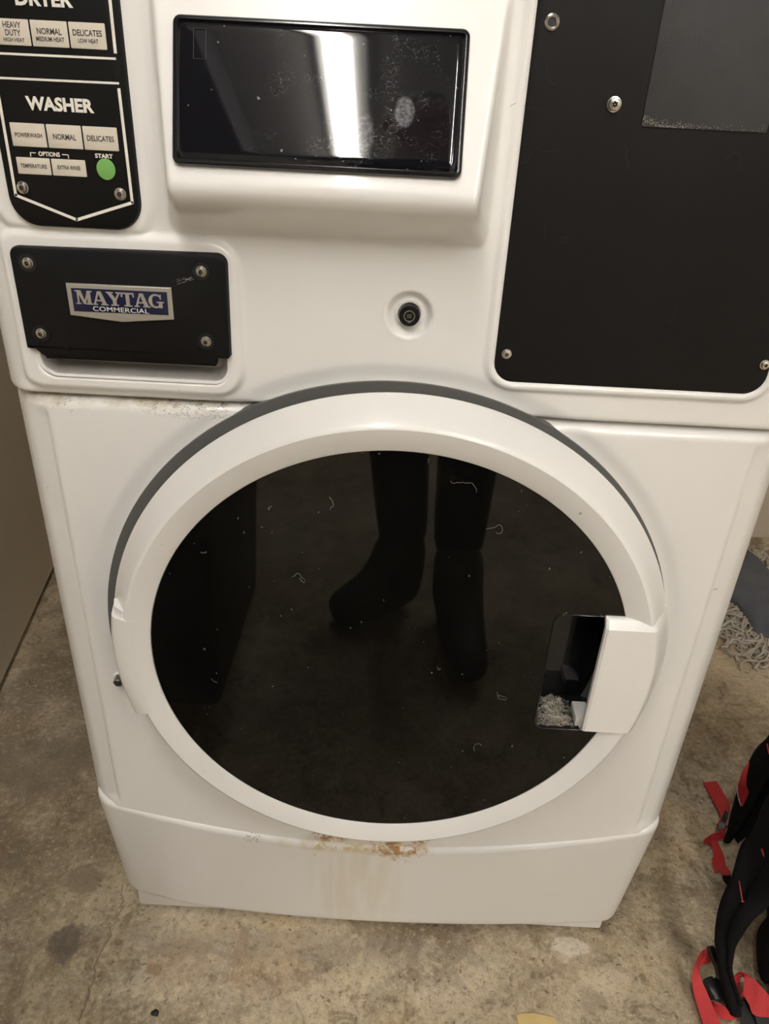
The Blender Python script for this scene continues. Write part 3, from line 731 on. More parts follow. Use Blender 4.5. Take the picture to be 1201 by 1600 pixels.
# badge
bo = [(-0.2655, 0.8278), (-0.2252, 0.8243), (-0.1840, 0.8283), (-0.1838, 0.8532), (-0.2655, 0.8526)]
bd = plate('badge', bo, yd+0.0005, yd-0.0018, M['silver'], dp, 0.0008, angle=20); bd['label'] = 'silver-rimmed blue maker badge'
plate('badge_field', [(-0.2618, 0.8312), (-0.1876, 0.8318), (-0.1874, 0.8497), (-0.2618, 0.8492)], yd+0.0002, yd-0.00195, M['blue'], dp, 0.0001)
LET = {
 'M': (1.12, [[(.0, 0), (.34, 0), (.34, .09), (.0, .09)], [(.115, .05), (.225, .05), (.225, .95), (.115, .95)], [(.0, .91), (.36, .91), (.36, 1), (.0, 1)], [(.12, 1), (.38, 1), (.64, .02), (.50, .02)], [(.50, .02), (.62, .02), (.90, 1), (.79, 1)], [(.76, .05), (.99, .05), (.99, .95), (.76, .95)], [(.66, 0), (1.10, 0), (1.10, .09), (.66, .09)], [(.78, .91), (1.10, .91), (1.10, 1), (.78, 1)]]),
 'A': (1.0, [[(.0, 0), (.33, 0), (.33, .09), (.0, .09)], [(.08, .03), (.20, .03), (.50, 1), (.38, 1)], [(.38, 1), (.62, 1), (.94, .03), (.68, .03)], [(.24, .28), (.70, .28), (.66, .38), (.27, .38)], [(.56, 0), (1.04, 0), (1.04, .09), (.56, .09)]]),
 'Y': (.98, [[(.0, .91), (.46, .91), (.46, 1), (.0, 1)], [(.62, .91), (1.0, .91), (1.0, 1), (.62, 1)], [(.05, .97), (.32, .97), (.62, .42), (.40, .36)], [(.78, .97), (.92, .97), (.62, .36), (.50, .42)], [(.39, .04), (.62, .04), (.62, .50), (.39, .46)], [(.26, 0), (.75, 0), (.75, .09), (.26, .09)]]),
 'T': (.88, [[(.02, .88), (.86, .88), (.86, 1), (.02, 1)], [(.02, .68), (.10, .68), (.14, 1), (.02, 1)], [(.78, .68), (.86, .68), (.86, 1), (.74, 1)], [(.32, .04), (.56, .04), (.56, .95), (.32, .95)], [(.18, 0), (.70, 0), (.70, .09), (.18, .09)]]),
 'G': (1.0, [])}
gp = []
for i in range(22):
    a0 = A(38+i*(322-38)/22); a1 = A(38+(i+1)*(322-38)/22)
    th = lambda a: 0.11+0.13*max(0, -math.cos(a))
    q = lambda a, s_: (.47+(.47-s_*th(a))*math.cos(a), .5+(.51-s_*0.11-(s_*th(a)*0.15))*math.sin(a))
    gp.append([q(a0, 0), q(a1, 0), q(a1, 1), q(a0, 1)])
gp += [[(.74, .62), (.82, .62), (.82, 1.0), (.76, 1.0)], [(.66, .02), (.88, .0), (.88, .44), (.66, .44)], [(.52, .38), (1.0, .38), (1.0, .47), (.52, .47)]]
LET['G'] = (1.0, gp)
bm = bmesh.new(); tot = sum(LET[c_][0]*0.945 for c_ in 'MAYTAG'); cur = 0; x0, x1, z0, z1 = -0.2590, -0.1908, 0.8372, 0.8478
for ci, ch in enumerate('MAYTAG'):
    w, polys = LET[ch]
    for pi_, pl in enumerate(polys):
        poly_bm(bm, [(x0+(cur+px)/tot*(x1-x0), z0+pz*(z1-z0)) for px, pz in pl], yd-0.0024-0.00001*pi_, thick=0.0004)
    cur += w*0.945
from_bm('badge_lettering', bm, M['silver'], dp)
bm = bmesh.new(); text_bm(bm, 'COMMERCIAL', -0.2466, -0.2028, 0.8323, 0.8360, yd-0.0021, 0.004)
from_bm('badge_lettering', bm, M['print'], dp)

refit(dp, 0.9842, -0.00016, 0.01563); refit(dp, 1.0043, 0.00004, -0.00425, 'badge'); refit(tr, 0.992, -0.00008, 0.0079)

# --- display (tilted up towards the user)
tl = math.atan2(0.030, 0.085)
dz_, dy_ = math.cos(tl), math.sin(tl)
O_ = Vector((-0.067, -0.0325, 0.9864))
def tilt(p):        # p = (x, out (y, negative = towards viewer), v up the face), local to the display
    return O_ + Vector((p.x, 0, 0)) + Vector((0, dy_, dz_))*p.z + Vector((0, dz_, -dy_))*p.y
hw_, hh_ = 0.0955, 0.0452
V = []; Fc = []
def dring(q, y): V.extend([tilt(Vector((a, y, b))) for a, b in q])
R0 = rrect(-hw_, hw_, -hh_, hh_, 0.005, 6)
for q, y in ((R0, 0.004), (R0, -0.0012), (inset(R0, 0.0005), -0.0022), (inset(R0, 0.0016), -0.0030), (inset(R0, 0.0030), -0.0030), (inset(R0, 0.0036), -0.0020), (inset(R0, 0.0039), 0.001)): dring(q, y)
k = len(R0)
for s_ in range(6):
    for i in range(k): Fc.append((s_*k+i, s_*k+(i+1) % k, (s_+1)*k+(i+1) % k, (s_+1)*k+i))
disp = from_data('display', V, Fc, M['bezel'], WM, True, 50)
# cushion-shaped glass: nearly flat, rolling off at its rim
nx, nz = 72, 40; sw_, sh_ = hw_-0.0037, hh_-0.0037; V = []; Fc = []
for j in range(nz+1):
    for i in range(nx+1):
        u = -1+2*i/nx; v = -1+2*j/nz
        u = math.copysign(abs(u)**0.75, u); v = math.copysign(abs(v)**0.75, v)
        ex = (1-abs(u))*sw_; ez = (1-abs(v))*sh_; rr = 0.0045
        drop = sum((rr-e_)**2/rr*0.28 for e_ in (ex, ez) if e_ < rr)
        bow = 0.0006*(u*u)+0.0006*v*v
        V.append(tilt(Vector((u*sw_, -0.0036+drop+bow, v*sh_))))
for j in range(nz):
    for i in range(nx): a = j*(nx+1)+i; Fc.append((a, a+1, a+nx+2, a+nx+1))
from_data('screen', V, Fc, M['screen'], disp, True)
bm = bmesh.new()
for a, b in (((-0.0815, 0.0365), (-0.0735, 0.0365)), ((-0.0735, 0.0365), (-0.0735, 0.0185)), ((-0.0815, 0.0365), (-0.0815, 0.0185)), ((-0.0815, 0.0185), (-0.0735, 0.0185))):
    tube_into(bm, [tilt(Vector((a[0], -0.0034, a[1]))), tilt(Vector((b[0], -0.0034, b[1])))], 0.00022, 4)
line = bm
from_bm('card_outline', bm, M['plate'], disp)

# --- key lock
lk = lathe('key_lock', [(0.0082, 0.0062), (0.0082, -0.0015), (0.0078, -0.0020), (0.0, -0.0020)], M['bezel'], WM, (0.0008, 0, 0.8400), 40, angle=30)
lathe('lock_collar', [(0.0112, 0.0068), (0.0110, 0.0040), (0.0092, 0.0042), (0.0084, 0.0062)], M['white'], lk, (0.0008, 0, 0.8402), 40)
lathe('lock_ring', [(0.0036, -0.0021), (0.0038, -0.0026), (0.0044, -0.0026), (0.0046, -0.0021)], M['steel'], lk, (0.0008, 0, 0.8400), 32)
bm = bmesh.new()
line_bm(bm, [(0.0026, 0.8414), (-0.0008, 0.8410), (-0.0008, 0.8402), (0.0024, 0.8401), (0.0024, 0.8391), (-0.0010, 0.8388)], 0.0005, -0.0023)
line_bm(bm, [(0.0000, 0.8352), (0.0020, 0.8352)], 0.0007, -0.0023)
from_bm('lock_mark', bm, M['steel'], lk)

# --- service panel
sp_ = plate('service_panel', rrect(0.0712, 0.2915, 0.7905, 1.215, 0.0165, 10), 0.004, -0.0016, M['black'], WM, 0.0012)
cv = plate('cover_plate', rrect(0.1527, 0.2395, 0.979, 1.16, 0.001, 2), 0.0, -0.0026, M['plate'], sp_, 0.0005)
screw(0.1316, 0.9917, -0.0017, sp_, 0.4, 1.15); screw(0.0803, 0.8139, -0.0017, sp_, 0.2, 0.92); screw(0.2863, 0.8160, -0.0017, sp_, 0.7, 0.92)
lathe('rivet_hole', [(0.0028, 0.001), (0.0028, -0.0012), (0.0038, -0.0020), (0.0048, -0.0014), (0.0052, 0.0)], M['steel'], sp_, (0.0822, -0.0012, 1.0368), 24)
lathe('rivet_hole', [(0.0, -0.0006), (0.0029, -0.0006)], M['dark'], sp_, (0.0822, -0.0012, 1.0368), 24)
bm = bmesh.new()       # dust along the foot of the cover plate
for i in range(280):
    x = 0.153+abs(random.gauss(0, 0.020)) if random.random() < 0.72 else random.uniform(0.153, 0.238)
    z = 0.9795+abs(random.gauss(0, 0.0016))+(0.004*random.random() if x < 0.162 else 0); s_ = random.uniform(0.00012, 0.00032)
    if x > 0.239: continue
    vs = [bm.verts.new((x+s_*math.cos(q+i), -0.00285, z+s_*math.sin(q+i))) for q in (0, 2.1, 4.2)]; bm.faces.new(vs)
o = from_bm('dust', bm, M['lint'], sp_); o['kind'] = 'stuff'
bm = bmesh.new()
for (x, z, s, seed) in ((0.100, 0.962, 0.022, 11), (0.085, 0.985, 0.018, 12), (0.150, 0.952, 0.012, 13), (0.226, 0.955, 0.016, 14), (0.112, 0.905, 0.010, 15), (0.205, 0.845, 0.010, 16), (0.084, 1.013, 0.014, 17), (0.096, 0.90, 0.008, 18)):
    rg = random.Random(seed); a = rg.uniform(0, 6.28); px, pz = x, z; da = rg.uniform(-0.5, 0.5); pts = []
    for i in range(14):
        pts.append((px, -0.0018, pz)); a += da+rg.uniform(-0.5, 0.5); da += rg.uniform(-0.15, 0.15); px += math.cos(a)*s/9; pz += math.sin(a)*s/9
    tube_into(bm, pts, 0.00011, 4)
o = from_bm('stuck_hair', bm, M['plate'], sp_); o['kind'] = 'stuff'

# ------------------------------------------------------------------ lint in the grip pocket
bm = bmesh.new(); rg = random.Random(3)
for i in range(5200):
    x = rg.gauss(0.166, 0.011); y = -0.0535+0.034*rg.random()
    if x < 0.1455 or x > 0.186: continue
    mound = max(0.0, 1-((x-0.166)/0.024)**2)*(0.0035+0.009*(y+0.0535)/0.034)*(0.55+0.9*noise.noise((x*160, y*160, 3)))
    z = 0.4662+mound*rg.random()**0.5; a = rg.uniform(0, 6.28); L = rg.uniform(0.0004, 0.0021); w = rg.uniform(0.00004, 0.00010)
    dx, dy, dz2 = L*math.cos(a), L*rg.uniform(-.6, .6), L*math.sin(a)*0.7
    p = Vector((x, y, z)); q = p+Vector((dx, dy, dz2)); s_ = Vector((-dz2, 0, dx)).normalized()*w
    try: bm.faces.new([bm.verts.new(p-s_), bm.verts.new(q-s_), bm.verts.new(q+s_), bm.verts.new(p+s_)])
    except ValueError: pass
tag(from_bm('lint', bm, M['lint']), 'pale fluffy lint and dust settled in the black door grip pocket', 'lint', kind='stuff')

# ------------------------------------------------------------------ where a pixel's ray meets height z (only to read sizes off the photograph)
def at(px, py, z):
    d = rt*((px-600.5)/F_PX)+upv*((800-py)/F_PX)+fw
    return CAM+d*((z-CAM.z)/d.z)
def edge_strap(name, rows_, thick, m, parent, n=10, round_=True, lift=0.0):
    """rows: left px, py, right px, py, height left, height right"""
    out = []
    for a, b, c_, d_, zl, zr_ in rows_:
        l, r = at(a, b, zl), at(c_, d_, zr_); q = (l+r)/2+Vector((0, 0, lift)); s_ = r-l
        out.append((*q, s_.length, *s_.normalized()))
    return strap(name, out, thick, m, parent, n, round_, True)

# ------------------------------------------------------------------ backpack
BP = thing('backpack', 'black backpack with padded shoulder straps and red webbing on the concrete floor', 'backpack', (0.64, 0.10, 0))
ax = Vector((0.37, 0.93, 0)).normalized(); nx_ = Vector((0.93, -0.37, 0)); base = Vector((0.528, 0.055, 0.0))
bm = bmesh.new(); bmesh.ops.create_cube(bm, size=2); bmesh.ops.subdivide_edges(bm, edges=bm.edges[:], cuts=11, use_grid_fill=True)
for v in bm.verts:
    c_ = v.co; L = (abs(c_.x)**7+abs(c_.y)**7+abs(c_.z)**7)**(1/7); c_ = c_/L
    a, b, z = c_.x, c_.y, (c_.z+1)/2; tp = 1-0.22*z**2
    p = base+nx_*(0.10*(a+1)*tp+0.004+0.05*z)+ax*(b*0.165*tp+0.03)+Vector((0, 0, z*0.40))
    p += nx_*noise.noise(p*9)*0.012*min(1, z*6)
    v.co = p
from_bm('pack_body', bm, M['navy'], BP, True, 70)
for off in (-0.055, 0.115):
    rows_ = [(*(base+nx_*(0.006+0.05*z/0.40)+ax*off+Vector((0, 0, z))), 0.085, *ax) for z in (0.03, 0.10, 0.20, 0.30, 0.36)]
    strap('back_pad', rows_, 0.020, M['mesh'], BP, 6)
bm = bmesh.new(); h0 = base+nx_*0.07+Vector((0, 0, 0.385))
tube_into(bm, [tuple(h0+ax*(0.03+0.05*math.cos(q))+Vector((0, 0, 0.045*math.sin(q)))) for q in [PI*i/10 for i in range(11)]], 0.007, 8)
from_bm('grab_handle', bm, M['fabric'], BP, True)
# near shoulder strap
NR = [(1330, 1120, 1345, 1290, 0.36, 0.34), (1262, 1170, 1290, 1345, 0.32, 0.29), (1206, 1234, 1238, 1390, 0.255, 0.225), (1181, 1288, 1205, 1405, 0.215, 0.185), (1157, 1321, 1188, 1424, 0.190, 0.160), (1142, 1369, 1169, 1444, 0.165, 0.140), (1126, 1405, 1157, 1463, 0.140, 0.118),
      (1117, 1446, 1148, 1482, 0.108, 0.092), (1117, 1486, 1143, 1506, 0.082, 0.072), (1127, 1536, 1146, 1538, 0.046, 0.042), (1134, 1566, 1154, 1564, 0.024, 0.022), (1141, 1586, 1153, 1582, 0.012, 0.012)]
ns = edge_strap('shoulder_strap', NR, 0.019, M['fabric'], BP)
def sub(rows_, u0, u1, dz): return [(a+(c_-a)*u0, b+(d_-b)*u0, a+(c_-a)*u1, b+(d_-b)*u1, zl+(zr_-zl)*u0+dz, zl+(zr_-zl)*u1+dz) for a, b, c_, d_, zl, zr_ in rows_]
edge_strap('edge_binding', sub(NR[:11], 0.60, 1.02, 0.004), 0.021, M['mesh'], ns)
# far shoulder strap
FR = [(1300, 1030, 1330, 1120, 0.36, 0.33), (1245, 1085, 1268, 1165, 0.295, 0.265), (1203, 1146, 1226, 1204, 0.215, 0.185), (1182, 1168, 1203, 1220, 0.180, 0.150), (1165, 1200, 1189, 1240, 0.140, 0.118), (1151, 1236, 1176, 1262, 0.102, 0.088), (1143, 1264, 1163, 1286, 0.066, 0.058), (1138, 1290, 1150, 1304, 0.036, 0.032), (1132, 1312, 1139, 1318, 0.014, 0.014)]
fs = edge_strap('shoulder_strap', FR, 0.018, M['fabric'], BP)
edge_strap('edge_binding', sub(FR[:8], 0.62, 1.03, 0.004), 0.020, M['mesh'], fs)
# red bar-tack stitching
bm = bmesh.new()
tube_into(bm, [at(1154, 1376, 0.176), at(1157, 1393, 0.170), at(1160, 1410, 0.164)], 0.0008, 5)
tube_into(bm, [at(1158, 1408, 0.166), at(1163, 1409, 0.164)], 0.0012, 5)
tube_into(bm, [at(1189, 1326, 0.218), at(1195, 1342, 0.212), at(1201, 1360, 0.205)], 0.0012, 5)
from_bm('stitching', bm, M['thread'], ns, True)['kind'] = 'stuff'
bm = bmesh.new(); tube_into(bm, [at(1198, 1162, 0.206), at(1201, 1178, 0.20)], 0.0013, 5)
from_bm('stitching', bm, M['thread'], fs, True)
# red tab with white print on the far strap
tabr = [(1164, 1203, 1166, 1204, 0.150, 0.150), (1155, 1217, 1162, 1222, 0.136, 0.134), (1150, 1232, 1161, 1238, 0.120, 0.116), (1148, 1247, 1164, 1248, 0.104, 0.100), (1150, 1260, 1159, 1261, 0.090, 0.088), (1153, 1270, 1155, 1270, 0.080, 0.080)]
edge_strap('strap_tab', tabr, 0.0022, M['web'], fs, 8, False, 0.0155)
bm = bmesh.new(); rg = random.Random(5)
for i in range(9):
    u = i/8; px = 1150.5+2.4*u*u*2.2; py = 1230+26*u; z = 0.122-0.026*u+0.0180
    tube_into(bm, [at(px, py, z), at(px+1.6, py+1.2+rg.uniform(-1, 1), z), at(px+0.6, py+2.6, z)], 0.00055, 4)
o = from_bm('tab_print', bm, M['tabprint'], fs, True); o['kind'] = 'stuff'
# cross tie and lumbar bits between the straps
edge_strap('cross_strap', [(1143, 1300, 1152, 1318, 0.020, 0.016), (1158, 1268, 1176, 1300, 0.045, 0.035), (1180, 1240, 1205, 1270, 0.09, 0.07), (1215, 1215, 1240, 1240, 0.14, 0.12)], 0.010, M['mesh'], BP)
# far red webbing: flat tongue on the floor, then the crumpled run to the pack
edge_strap('red_strap', [(1098, 1223, 1119, 1221, 0.004, 0.004), (1108, 1241, 1129, 1238, 0.006, 0.006), (1118, 1259, 1140, 1258, 0.012, 0.012), (1126, 1276, 1137, 1272, 0.020, 0.020), (1119, 1290, 1129, 1286, 0.016, 0.020)], 0.0022, M['web'], BP, 8, False)
edge_strap('ladder_buckle', [(1131, 1268, 1137, 1272, 0.030, 0.030), (1127, 1280, 1134, 1284, 0.030, 0.030), (1119, 1295, 1130, 1298, 0.022, 0.022)], 0.007, M['buckle'], BP, 4, False)
edge_strap('red_strap', [(1136, 1291, 1128, 1294, 0.020, 0.028), (1126, 1298, 1132, 1309, 0.024, 0.012), (1114, 1303, 1120, 1313, 0.020, 0.008), (1101, 1311, 1108, 1319, 0.014, 0.006), (1100, 1317, 1112, 1320, 0.004, 0.004)], 0.002, M['web'], BP, 8, False)
edge_strap('red_strap', [(1124, 1297, 1133, 1304, 0.022, 0.016), (1112, 1308, 1121, 1313, 0.018, 0.012), (1112, 1322, 1123, 1320, 0.008, 0.014), (1116, 1338, 1130, 1336, 0.005, 0.016), (1118, 1352, 1133, 1350, 0.004, 0.014), (1126, 1364, 1139, 1360, 0.004, 0.010), (1133, 1371, 1141, 1366, 0.004, 0.006)], 0.002, M['web'], BP, 8, False)
edge_strap('red_strap', [(1112, 1340, 1119, 1342, 0.003, 0.005), (1113, 1354, 1122, 1356, 0.003, 0.006), (1118, 1364, 1126, 1362, 0.003, 0.004)], 0.002, M['web'], BP, 6, False)
edge_strap('web_tail', [(1128, 1370, 1140, 1366, 0.004, 0.004), (1134, 1380, 1144, 1376, 0.006, 0.006), (1146, 1392, 1156, 1388, 0.010, 0.010)], 0.003, M['fabric'], BP, 6, False)
# near red webbing: the long loop beside the strap
edge_strap('red_strap', [(1108, 1481, 1112, 1480, 0.048, 0.050), (1096, 1488, 1101, 1496, 0.046, 0.050), (1088, 1503, 1092, 1512, 0.040, 0.040), (1081, 1526, 1095, 1530, 0.030, 0.032), (1083, 1550, 1103, 1548, 0.022, 0.024), (1090, 1575, 1112, 1570, 0.014, 0.018), (1098, 1600, 1124, 1596, 0.008, 0.012), (1112, 1640, 1138, 1634, 0.004, 0.006)], 0.0022, M['web'], BP, 8, False)
edge_strap('red_strap', [(1110, 1480, 1107, 1482, 0.052, 0.050), (1101, 1486, 1108, 1484, 0.056, 0.058), (1100, 1496, 1109, 1492, 0.050, 0.052), (1092, 1507, 1109, 1503, 0.036, 0.040)], 0.0022, M['web'], BP, 6, False)
edge_strap('red_strap', [(1111, 1566, 1116, 1566, 0.006, 0.020), (1117, 1580, 1128, 1571, 0.004, 0.018), (1130, 1592, 1139, 1580, 0.004, 0.014), (1152, 1590, 1147, 1586, 0.006, 0.010)], 0.002, M['web'], BP, 8, False)
edge_strap('ladder_buckle', [(1105, 1479, 1112, 1478, 0.062, 0.062), (1110, 1494, 1117, 1490, 0.058, 0.058), (1118, 1512, 1126, 1508, 0.050, 0.050), (1122, 1530, 1131, 1528, 0.042, 0.042)], 0.008, M['buckle'], BP, 6, False)
edge_strap('side_buckle', [(1097, 1534, 1114, 1528, 0.014, 0.018), (1102, 1548, 1121, 1540, 0.014, 0.018), (1111, 1563, 1128, 1560, 0.010, 0.014)], 0.013, M['buckle'], BP, 6, True)
edge_strap('web_tail', [(1114, 1530, 1122, 1526, 0.02, 0.03), (1121, 1545, 1130, 1540, 0.02, 0.03), (1127, 1562, 1134, 1558, 0.016, 0.02)], 0.004, M['navy'], BP, 6, False)
# red webbing doubled back at the foot of the pack
edge_strap('red_strap', [(1147, 1560, 1157, 1556, 0.006, 0.012), (1144, 1536, 1155, 1538, 0.024, 0.028), (1150, 1522, 1158, 1526, 0.040, 0.040), (1160, 1520, 1163, 1528, 0.048, 0.042), (1170, 1527, 1160, 1545, 0.046, 0.030), (1164, 1556, 1158, 1558, 0.028, 0.024)], 0.0022, M['web'], BP, 8, False)
edge_strap('red_strap', [(1163, 1524, 1160, 1552, 0.048, 0.030), (1178, 1530, 1170, 1570, 0.046, 0.026), (1192, 1545, 1178, 1586, 0.044, 0.022), (1212, 1566, 1206, 1590, 0.040, 0.020), (1240, 1590, 1236, 1604, 0.036, 0.020)], 0.0022, M['web'], BP, 8, False)
edge_strap('web_tail', [(1178, 1584, 1212, 1582, 0.016, 0.020), (1182, 1602, 1218, 1600, 0.012, 0.016), (1190, 1630, 1224, 1628, 0.008, 0.010)], 0.004, M['buckle'], BP, 6, False)
edge_strap('web_tail', [(1158, 1562, 1168, 1560, 0.008, 0.010), (1158, 1580, 1178, 1584, 0.006, 0.008), (1156, 1606, 1184, 1610, 0.004, 0.006)], 0.006, M['plate'], BP, 6, False)

# ------------------------------------------------------------------ mop head behind the washer
MP = thing('mop_head', 'blue-grey canvas mop head with a beige yarn fringe on the floor behind the washer', 'mop', (0.93, 0.85, 0))
cl = [(1120, 865), (1166, 858), (1185, 873), (1201, 889), (1260, 935), (1290, 1010), (1225, 1010), (1196, 989), (1180, 980), (1163, 953), (1143, 932), (1118, 915)]
pts = [at(px, py, 0.030) for px, py in cl]; cc_ = sum(pts, Vector())/len(pts)
bm = bmesh.new()
rings_ = []
for sc, zz in ((1.02, 0.004), (1.03, 0.020), (1.0, 0.030), (0.80, 0.036), (0.55, 0.040), (0.25, 0.042)):
    r_ = []
    for i in range(48):
        f = i/48*len(pts); a, b = pts[int(f) % len(pts)], pts[(int(f)+1) % len(pts)]; p = a.lerp(b, f-int(f)); p = cc_+(p-cc_)*sc
        p.z = zz+noise.noise(Vector((p.x*22, p.y*22, zz)))*0.006*(zz > 0.01); r_.append(bm.verts.new(p))
    rings_.append(r_)
for a, b in zip(rings_, rings_[1:]):
    for i in range(48): bm.faces.new((a[i], a[(i+1) % 48], b[(i+1) % 48], b[i]))
bm.faces.new(rings_[-1]); bm.faces.new(rings_[0][::-1])
from_bm('canvas', bm, M['mopcloth'], MP, True, 60)
bm = bmesh.new(); rg = random.Random(11)
e0 = [(1112, 908), (1143, 932), (1163, 953), (1180, 980), (1205, 995), (1250, 1012)]
for i in range(230):
    u = rg.random()*(len(e0)-1.001); a, b = e0[int(u)], e0[int(u)+1]; fr = u-int(u)
    p = at(a[0]+(b[0]-a[0])*fr, a[1]+(b[1]-a[1])*fr, 0.02)
    dr = Vector((-0.35+0.25*rg.uniform(-1, 1)+(0.25 if u > 2.5 else 0), -1, 0)).normalized(); L = rg.uniform(0.07, 0.16)
    q = p.copy(); tr = [tuple(q-dr*0.01)]; cr = rg.uniform(-1, 1); z = rg.uniform(0.008, 0.024)
    for k_ in range(11):
        cr += rg.uniform(-0.9, 0.9)*(0.5+u*0.25); cr *= 0.9
        ca, sa = math.cos(cr), math.sin(cr); d2 = Vector((dr.x*ca-dr.y*sa, dr.x*sa+dr.y*ca, 0)); q = q+d2*L/11
        zz = max(0.0035, z*(1-k_/13)+0.004*math.sin(k_*1.3+i)); tr.append((q.x, q.y, zz))
    tube_into(bm, tr, rg.uniform(0.0022, 0.0032), 5)
for i in range(60):   # loops on the far side
    p = at(rg.uniform(1160, 1240), 0, 0.02) if False else at(1168+rg.uniform(0, 75), 852+rg.uniform(0, 14)+0.62*0, 0.02)
    p = at(1166+(i/60)*75, 850+(i/60)*58+rg.uniform(-6, 8), 0.02); a = rg.uniform(0, 6.28); tr = []
    for k_ in range(8):
        a += rg.uniform(-0.8, 0.8); p = p+Vector((math.cos(a), math.sin(a), 0))*0.009; tr.append((p.x, p.y, 0.006+0.006*rg.random()))
    tube_into(bm, tr, 0.0028, 5)
o = from_bm('yarn_fringe', bm, M['mopyarn'], MP, True); o['kind'] = 'stuff'

# ------------------------------------------------------------------ litter on the floor
SC = at(838, 1594, 0); bm = bmesh.new(); rg = random.Random(2); oc = []
for i in range(28):
    a = 2*PI*i/28; ex, ey = 0.0255*math.copysign(abs(math.cos(a))**0.35, math.cos(a)), 0.010*math.copysign(abs(math.sin(a))**0.35, math.sin(a))
    oc.append((SC.x+ex*(1+rg.uniform(-0.05, 0.05)), SC.y-0.004+ey*(1+rg.uniform(-0.15, 0.15))-ex*0.05))
lo = [bm.verts.new((x, y, 0.0002)) for x, y in oc]; hi = [bm.verts.new((SC.x+(x-SC.x)*0.97, SC.y-0.004+(y-SC.y+0.004)*0.93, 0.0022+0.0005*rg.random())) for x, y in oc]
for i in range(28): bm.faces.new((lo[i], lo[(i+1) % 28], hi[(i+1) % 28], hi[i]))
bm.faces.new(hi); bm.faces.new(lo[::-1])
tag(from_bm('tape_scrap', bm, M['scrap'], None, True, 40), 'yellowish scrap of tape on the concrete in front of the washer', 'scrap')
def crumb(px, py, s_, label):
    p = at(px, py, 0); bm = bmesh.new(); bmesh.ops.create_icosphere(bm, subdivisions=2, radius=s_)
    for v in bm.verts: v.co = Vector((v.co.x*1.3, v.co.y*0.9, v.co.z*0.5))*(1+noise.noise(v.co*400)*0.5)+Vector((p.x, p.y, s_*0.42))
    tag(from_bm('crumb', bm, M['dark'], None, True), label, 'debris')
crumb(243, 1584, 0.0042, 'small black crumb on the concrete left of the washer foot')

# ------------------------------------------------------------------ the photographer, seen only mirrored in the black glass
PE = thing('person', 'person in dark trousers and black boots photographing the washer', 'person', (0.06, -0.95, 0))
def skinned(name, verts, edges, radii, m, parent, lv=2):
    me = bpy.data.meshes.new(name); me.from_pydata([tuple(v) for v in verts], edges, [])
    ob = bpy.data.objects.new(name, me); COL.objects.link(ob)
    md = ob.modifiers.new('s', 'SKIN'); md.use_smooth_shade = True
    for i, r in enumerate(radii): me.skin_vertices[0].data[i].radius = (r, r) if not isinstance(r, tuple) else r
    me.skin_vertices[0].data[0].use_root = True
    sb_ = ob.modifiers.new('b', 'SUBSURF'); sb_.levels = lv; sb_.render_levels = lv
    dg = bpy.context.evaluated_depsgraph_get(); out = bpy.data.meshes.new_from_object(ob.evaluated_get(dg))
    bpy.data.objects.remove(ob); bpy.data.meshes.remove(me); out.materials.clear()
    o = link(name, out, m, parent, True); return o
bv, be, br_ = [], [], []
def jt(p, r, par=None):
    bv.append(Vector(p)); br_.append(r)
    if par is not None: be.append((par, len(bv)-1))
    return len(bv)-1
pel = jt((0.06, -0.97, 0.95), (0.15, 0.11))
sp1 = jt((0.06, -0.985, 1.10), (0.135, 0.10), pel); sp2 = jt((0.06, -0.98, 1.28), (0.16, 0.115), sp1); sp3 = jt((0.06, -0.965, 1.42), (0.12, 0.09), sp2)
nk = jt((0.06, -0.945, 1.50), 0.058, sp3); hd = jt((0.05, -0.915, 1.60), (0.078, 0.095), nk); ht = jt((0.045, -0.915, 1.71), (0.072, 0.085), hd)
for sgn, hipx, kn, an in ((1, 0.155, (0.155, -0.90, 0.52), (0.145, -0.86, 0.12)), (-1, -0.035, (-0.005, -0.90, 0.52), (0.035, -0.89, 0.12))):
    h_ = jt((hipx, -0.965, 0.86), 0.095, pel); th_ = jt(((hipx+kn[0])/2, -0.935, 0.70), 0.088, h_); k_ = jt(kn, 0.072, th_); cf = jt(((kn[0]+an[0])/2, (kn[1]+an[1])/2-0.012, 0.34), 0.066, k_); a_ = jt(an, 0.055, cf)
hands = []
for sgn in (-1, 1):
    sh = jt((0.06+sgn*0.185, -0.965, 1.41), 0.07, sp3); ua = jt((0.06+sgn*0.225, -0.96, 1.26), 0.052, sh); el = jt((0.06+sgn*0.235, -0.92, 1.13), 0.045, ua)
    fo = jt((0.03+sgn*0.16, -0.79, 1.06), 0.040, el); wr = jt((sgn*0.092-0.008, -0.715, 1.000), 0.028, fo); pm = jt((sgn*0.082-0.010, -0.680, 0.985), (0.034, 0.018), wr); hands.append((sgn, pm))
    for q in range(4):
        f1 = jt((sgn*0.072-0.010, -0.668+0.004*q, 1.012-0.018*q), 0.0095, pm); f2 = jt((sgn*0.052-0.010, -0.662+0.004*q, 1.020-0.019*q), 0.0085, f1); f3 = jt((sgn*(0.036-0.002*abs(q-1))-0.010, -0.664, 1.020-0.019*q), 0.0075, f2)
    t1 = jt((sgn*0.078-0.010, -0.690, 1.012), 0.012, pm); t2 = jt((sgn*0.050-0.010, -0.685, 1.030), 0.0095, t1)
body = skinned('body', bv, be, br_, M['skin'], PE, 1)
body.data.materials.append(M['denim']); body.data.materials.append(M['shirt']); body.data.materials.append(M['hair'])
for p in body.data.polygons:
    c_ = p.center
    if c_.z < 1.0 and c_.y < -0.74: p.material_index = 1
    elif c_.z < 1.475 and not (c_.y > -0.70): p.material_index = 2
    elif c_.z > 1.66 or (c_.z > 1.53 and c_.y < -0.95): p.material_index = 3
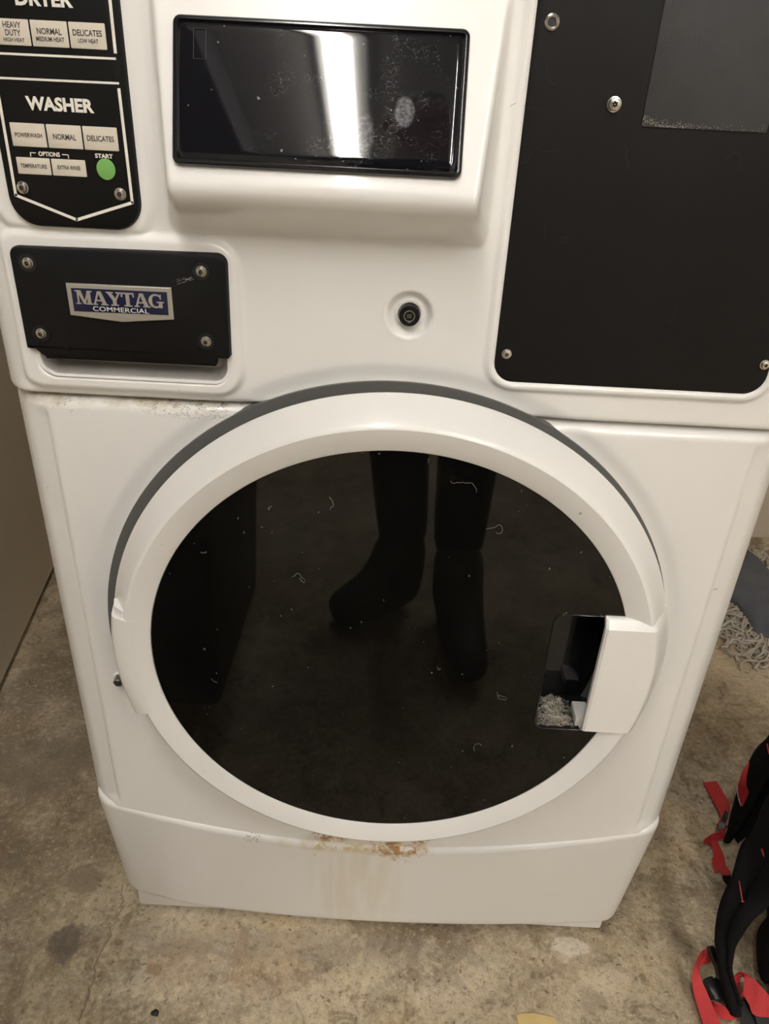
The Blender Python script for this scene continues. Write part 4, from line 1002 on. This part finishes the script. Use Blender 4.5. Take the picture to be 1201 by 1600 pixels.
for nm, hx, hy, tx, ty in (('boot', 0.143, -0.885, 0.170, -0.575), ('boot', 0.060, -0.905, -0.130, -0.765)):
    d_ = Vector((tx-hx, ty-hy, 0)); L = d_.length; d_.normalize()
    P = lambda u, z: Vector((hx, hy, z))+d_*L*u
    skinned(nm, [P(0.16, 0.05), P(0.0+0.10, 0.05), P(0.45, 0.052), P(0.72, 0.045), P(0.90, 0.042), P(0.17, 0.13), P(0.17, 0.20)], [(0, 1), (0, 2), (2, 3), (3, 4), (0, 5), (5, 6)], [0.048, 0.044, 0.050, 0.047, 0.038, 0.056, 0.060], M['boot'], PE, 2)
hc = Vector((0.048, -0.915, 1.62))
def blob_part(nm, off, r, sc, m):
    bm = bmesh.new(); bmesh.ops.create_icosphere(bm, subdivisions=2, radius=r, matrix=Matrix.Translation(hc+Vector(off)) @ Matrix.Diagonal((*sc, 1)))
    from_bm(nm, bm, m, PE, True)
for sx in (-1, 1):
    blob_part('eye', (0.030*sx, 0.092, 0.005), 0.010, (1.2, 0.8, 0.7), M['print']); blob_part('ear', (0.082*sx, 0.0, -0.01), 0.026, (0.35, 0.7, 1.1), M['skin'])
blob_part('nose', (0, 0.104, -0.022), 0.018, (0.7, 0.8, 1.2), M['skin']); blob_part('mouth', (0, 0.092, -0.060), 0.020, (1.2, 0.4, 0.3), M['web'])
pc = CAM-fw*0.013
PH = thing('phone', 'slim black phone held up in front of the washer', 'phone', tuple(pc))
bm = box_bm((-0.037, -0.078, -0.004), (0.037, 0.078, 0.004), 0.0035, 3)
mm = Matrix(((rt.x, upv.x, -fw.x), (rt.y, upv.y, -fw.y), (rt.z, upv.z, -fw.z)))
for v in bm.verts: v.co = mm @ (v.co+Vector((0.02, -0.055, 0)))+pc
from_bm('phone_body', bm, M['buckle'], PH, True, 40)
# dark bin, mirrored at the left of the glass
BN = thing('waste_bin', 'black plastic bin standing left of the person facing the washer', 'bin', (-0.42, -0.72, 0))
bm = box_bm((-0.58, -0.95, 0.0), (-0.27, -0.50, 0.62), 0.02, 3)
for v in bm.verts: v.co.x = -0.425+(v.co.x+0.425)*(0.86+0.14*v.co.z/0.62); v.co.y = -0.725+(v.co.y+0.725)*(0.86+0.14*v.co.z/0.62)
from_bm('bin_body', bm, M['bin'], BN, True, 40)
bm = box_bm((-0.59, -0.96, 0.60), (-0.26, -0.49, 0.635), 0.012, 3)
from_bm('bin_rim', bm, M['bin'], BN, True, 40)
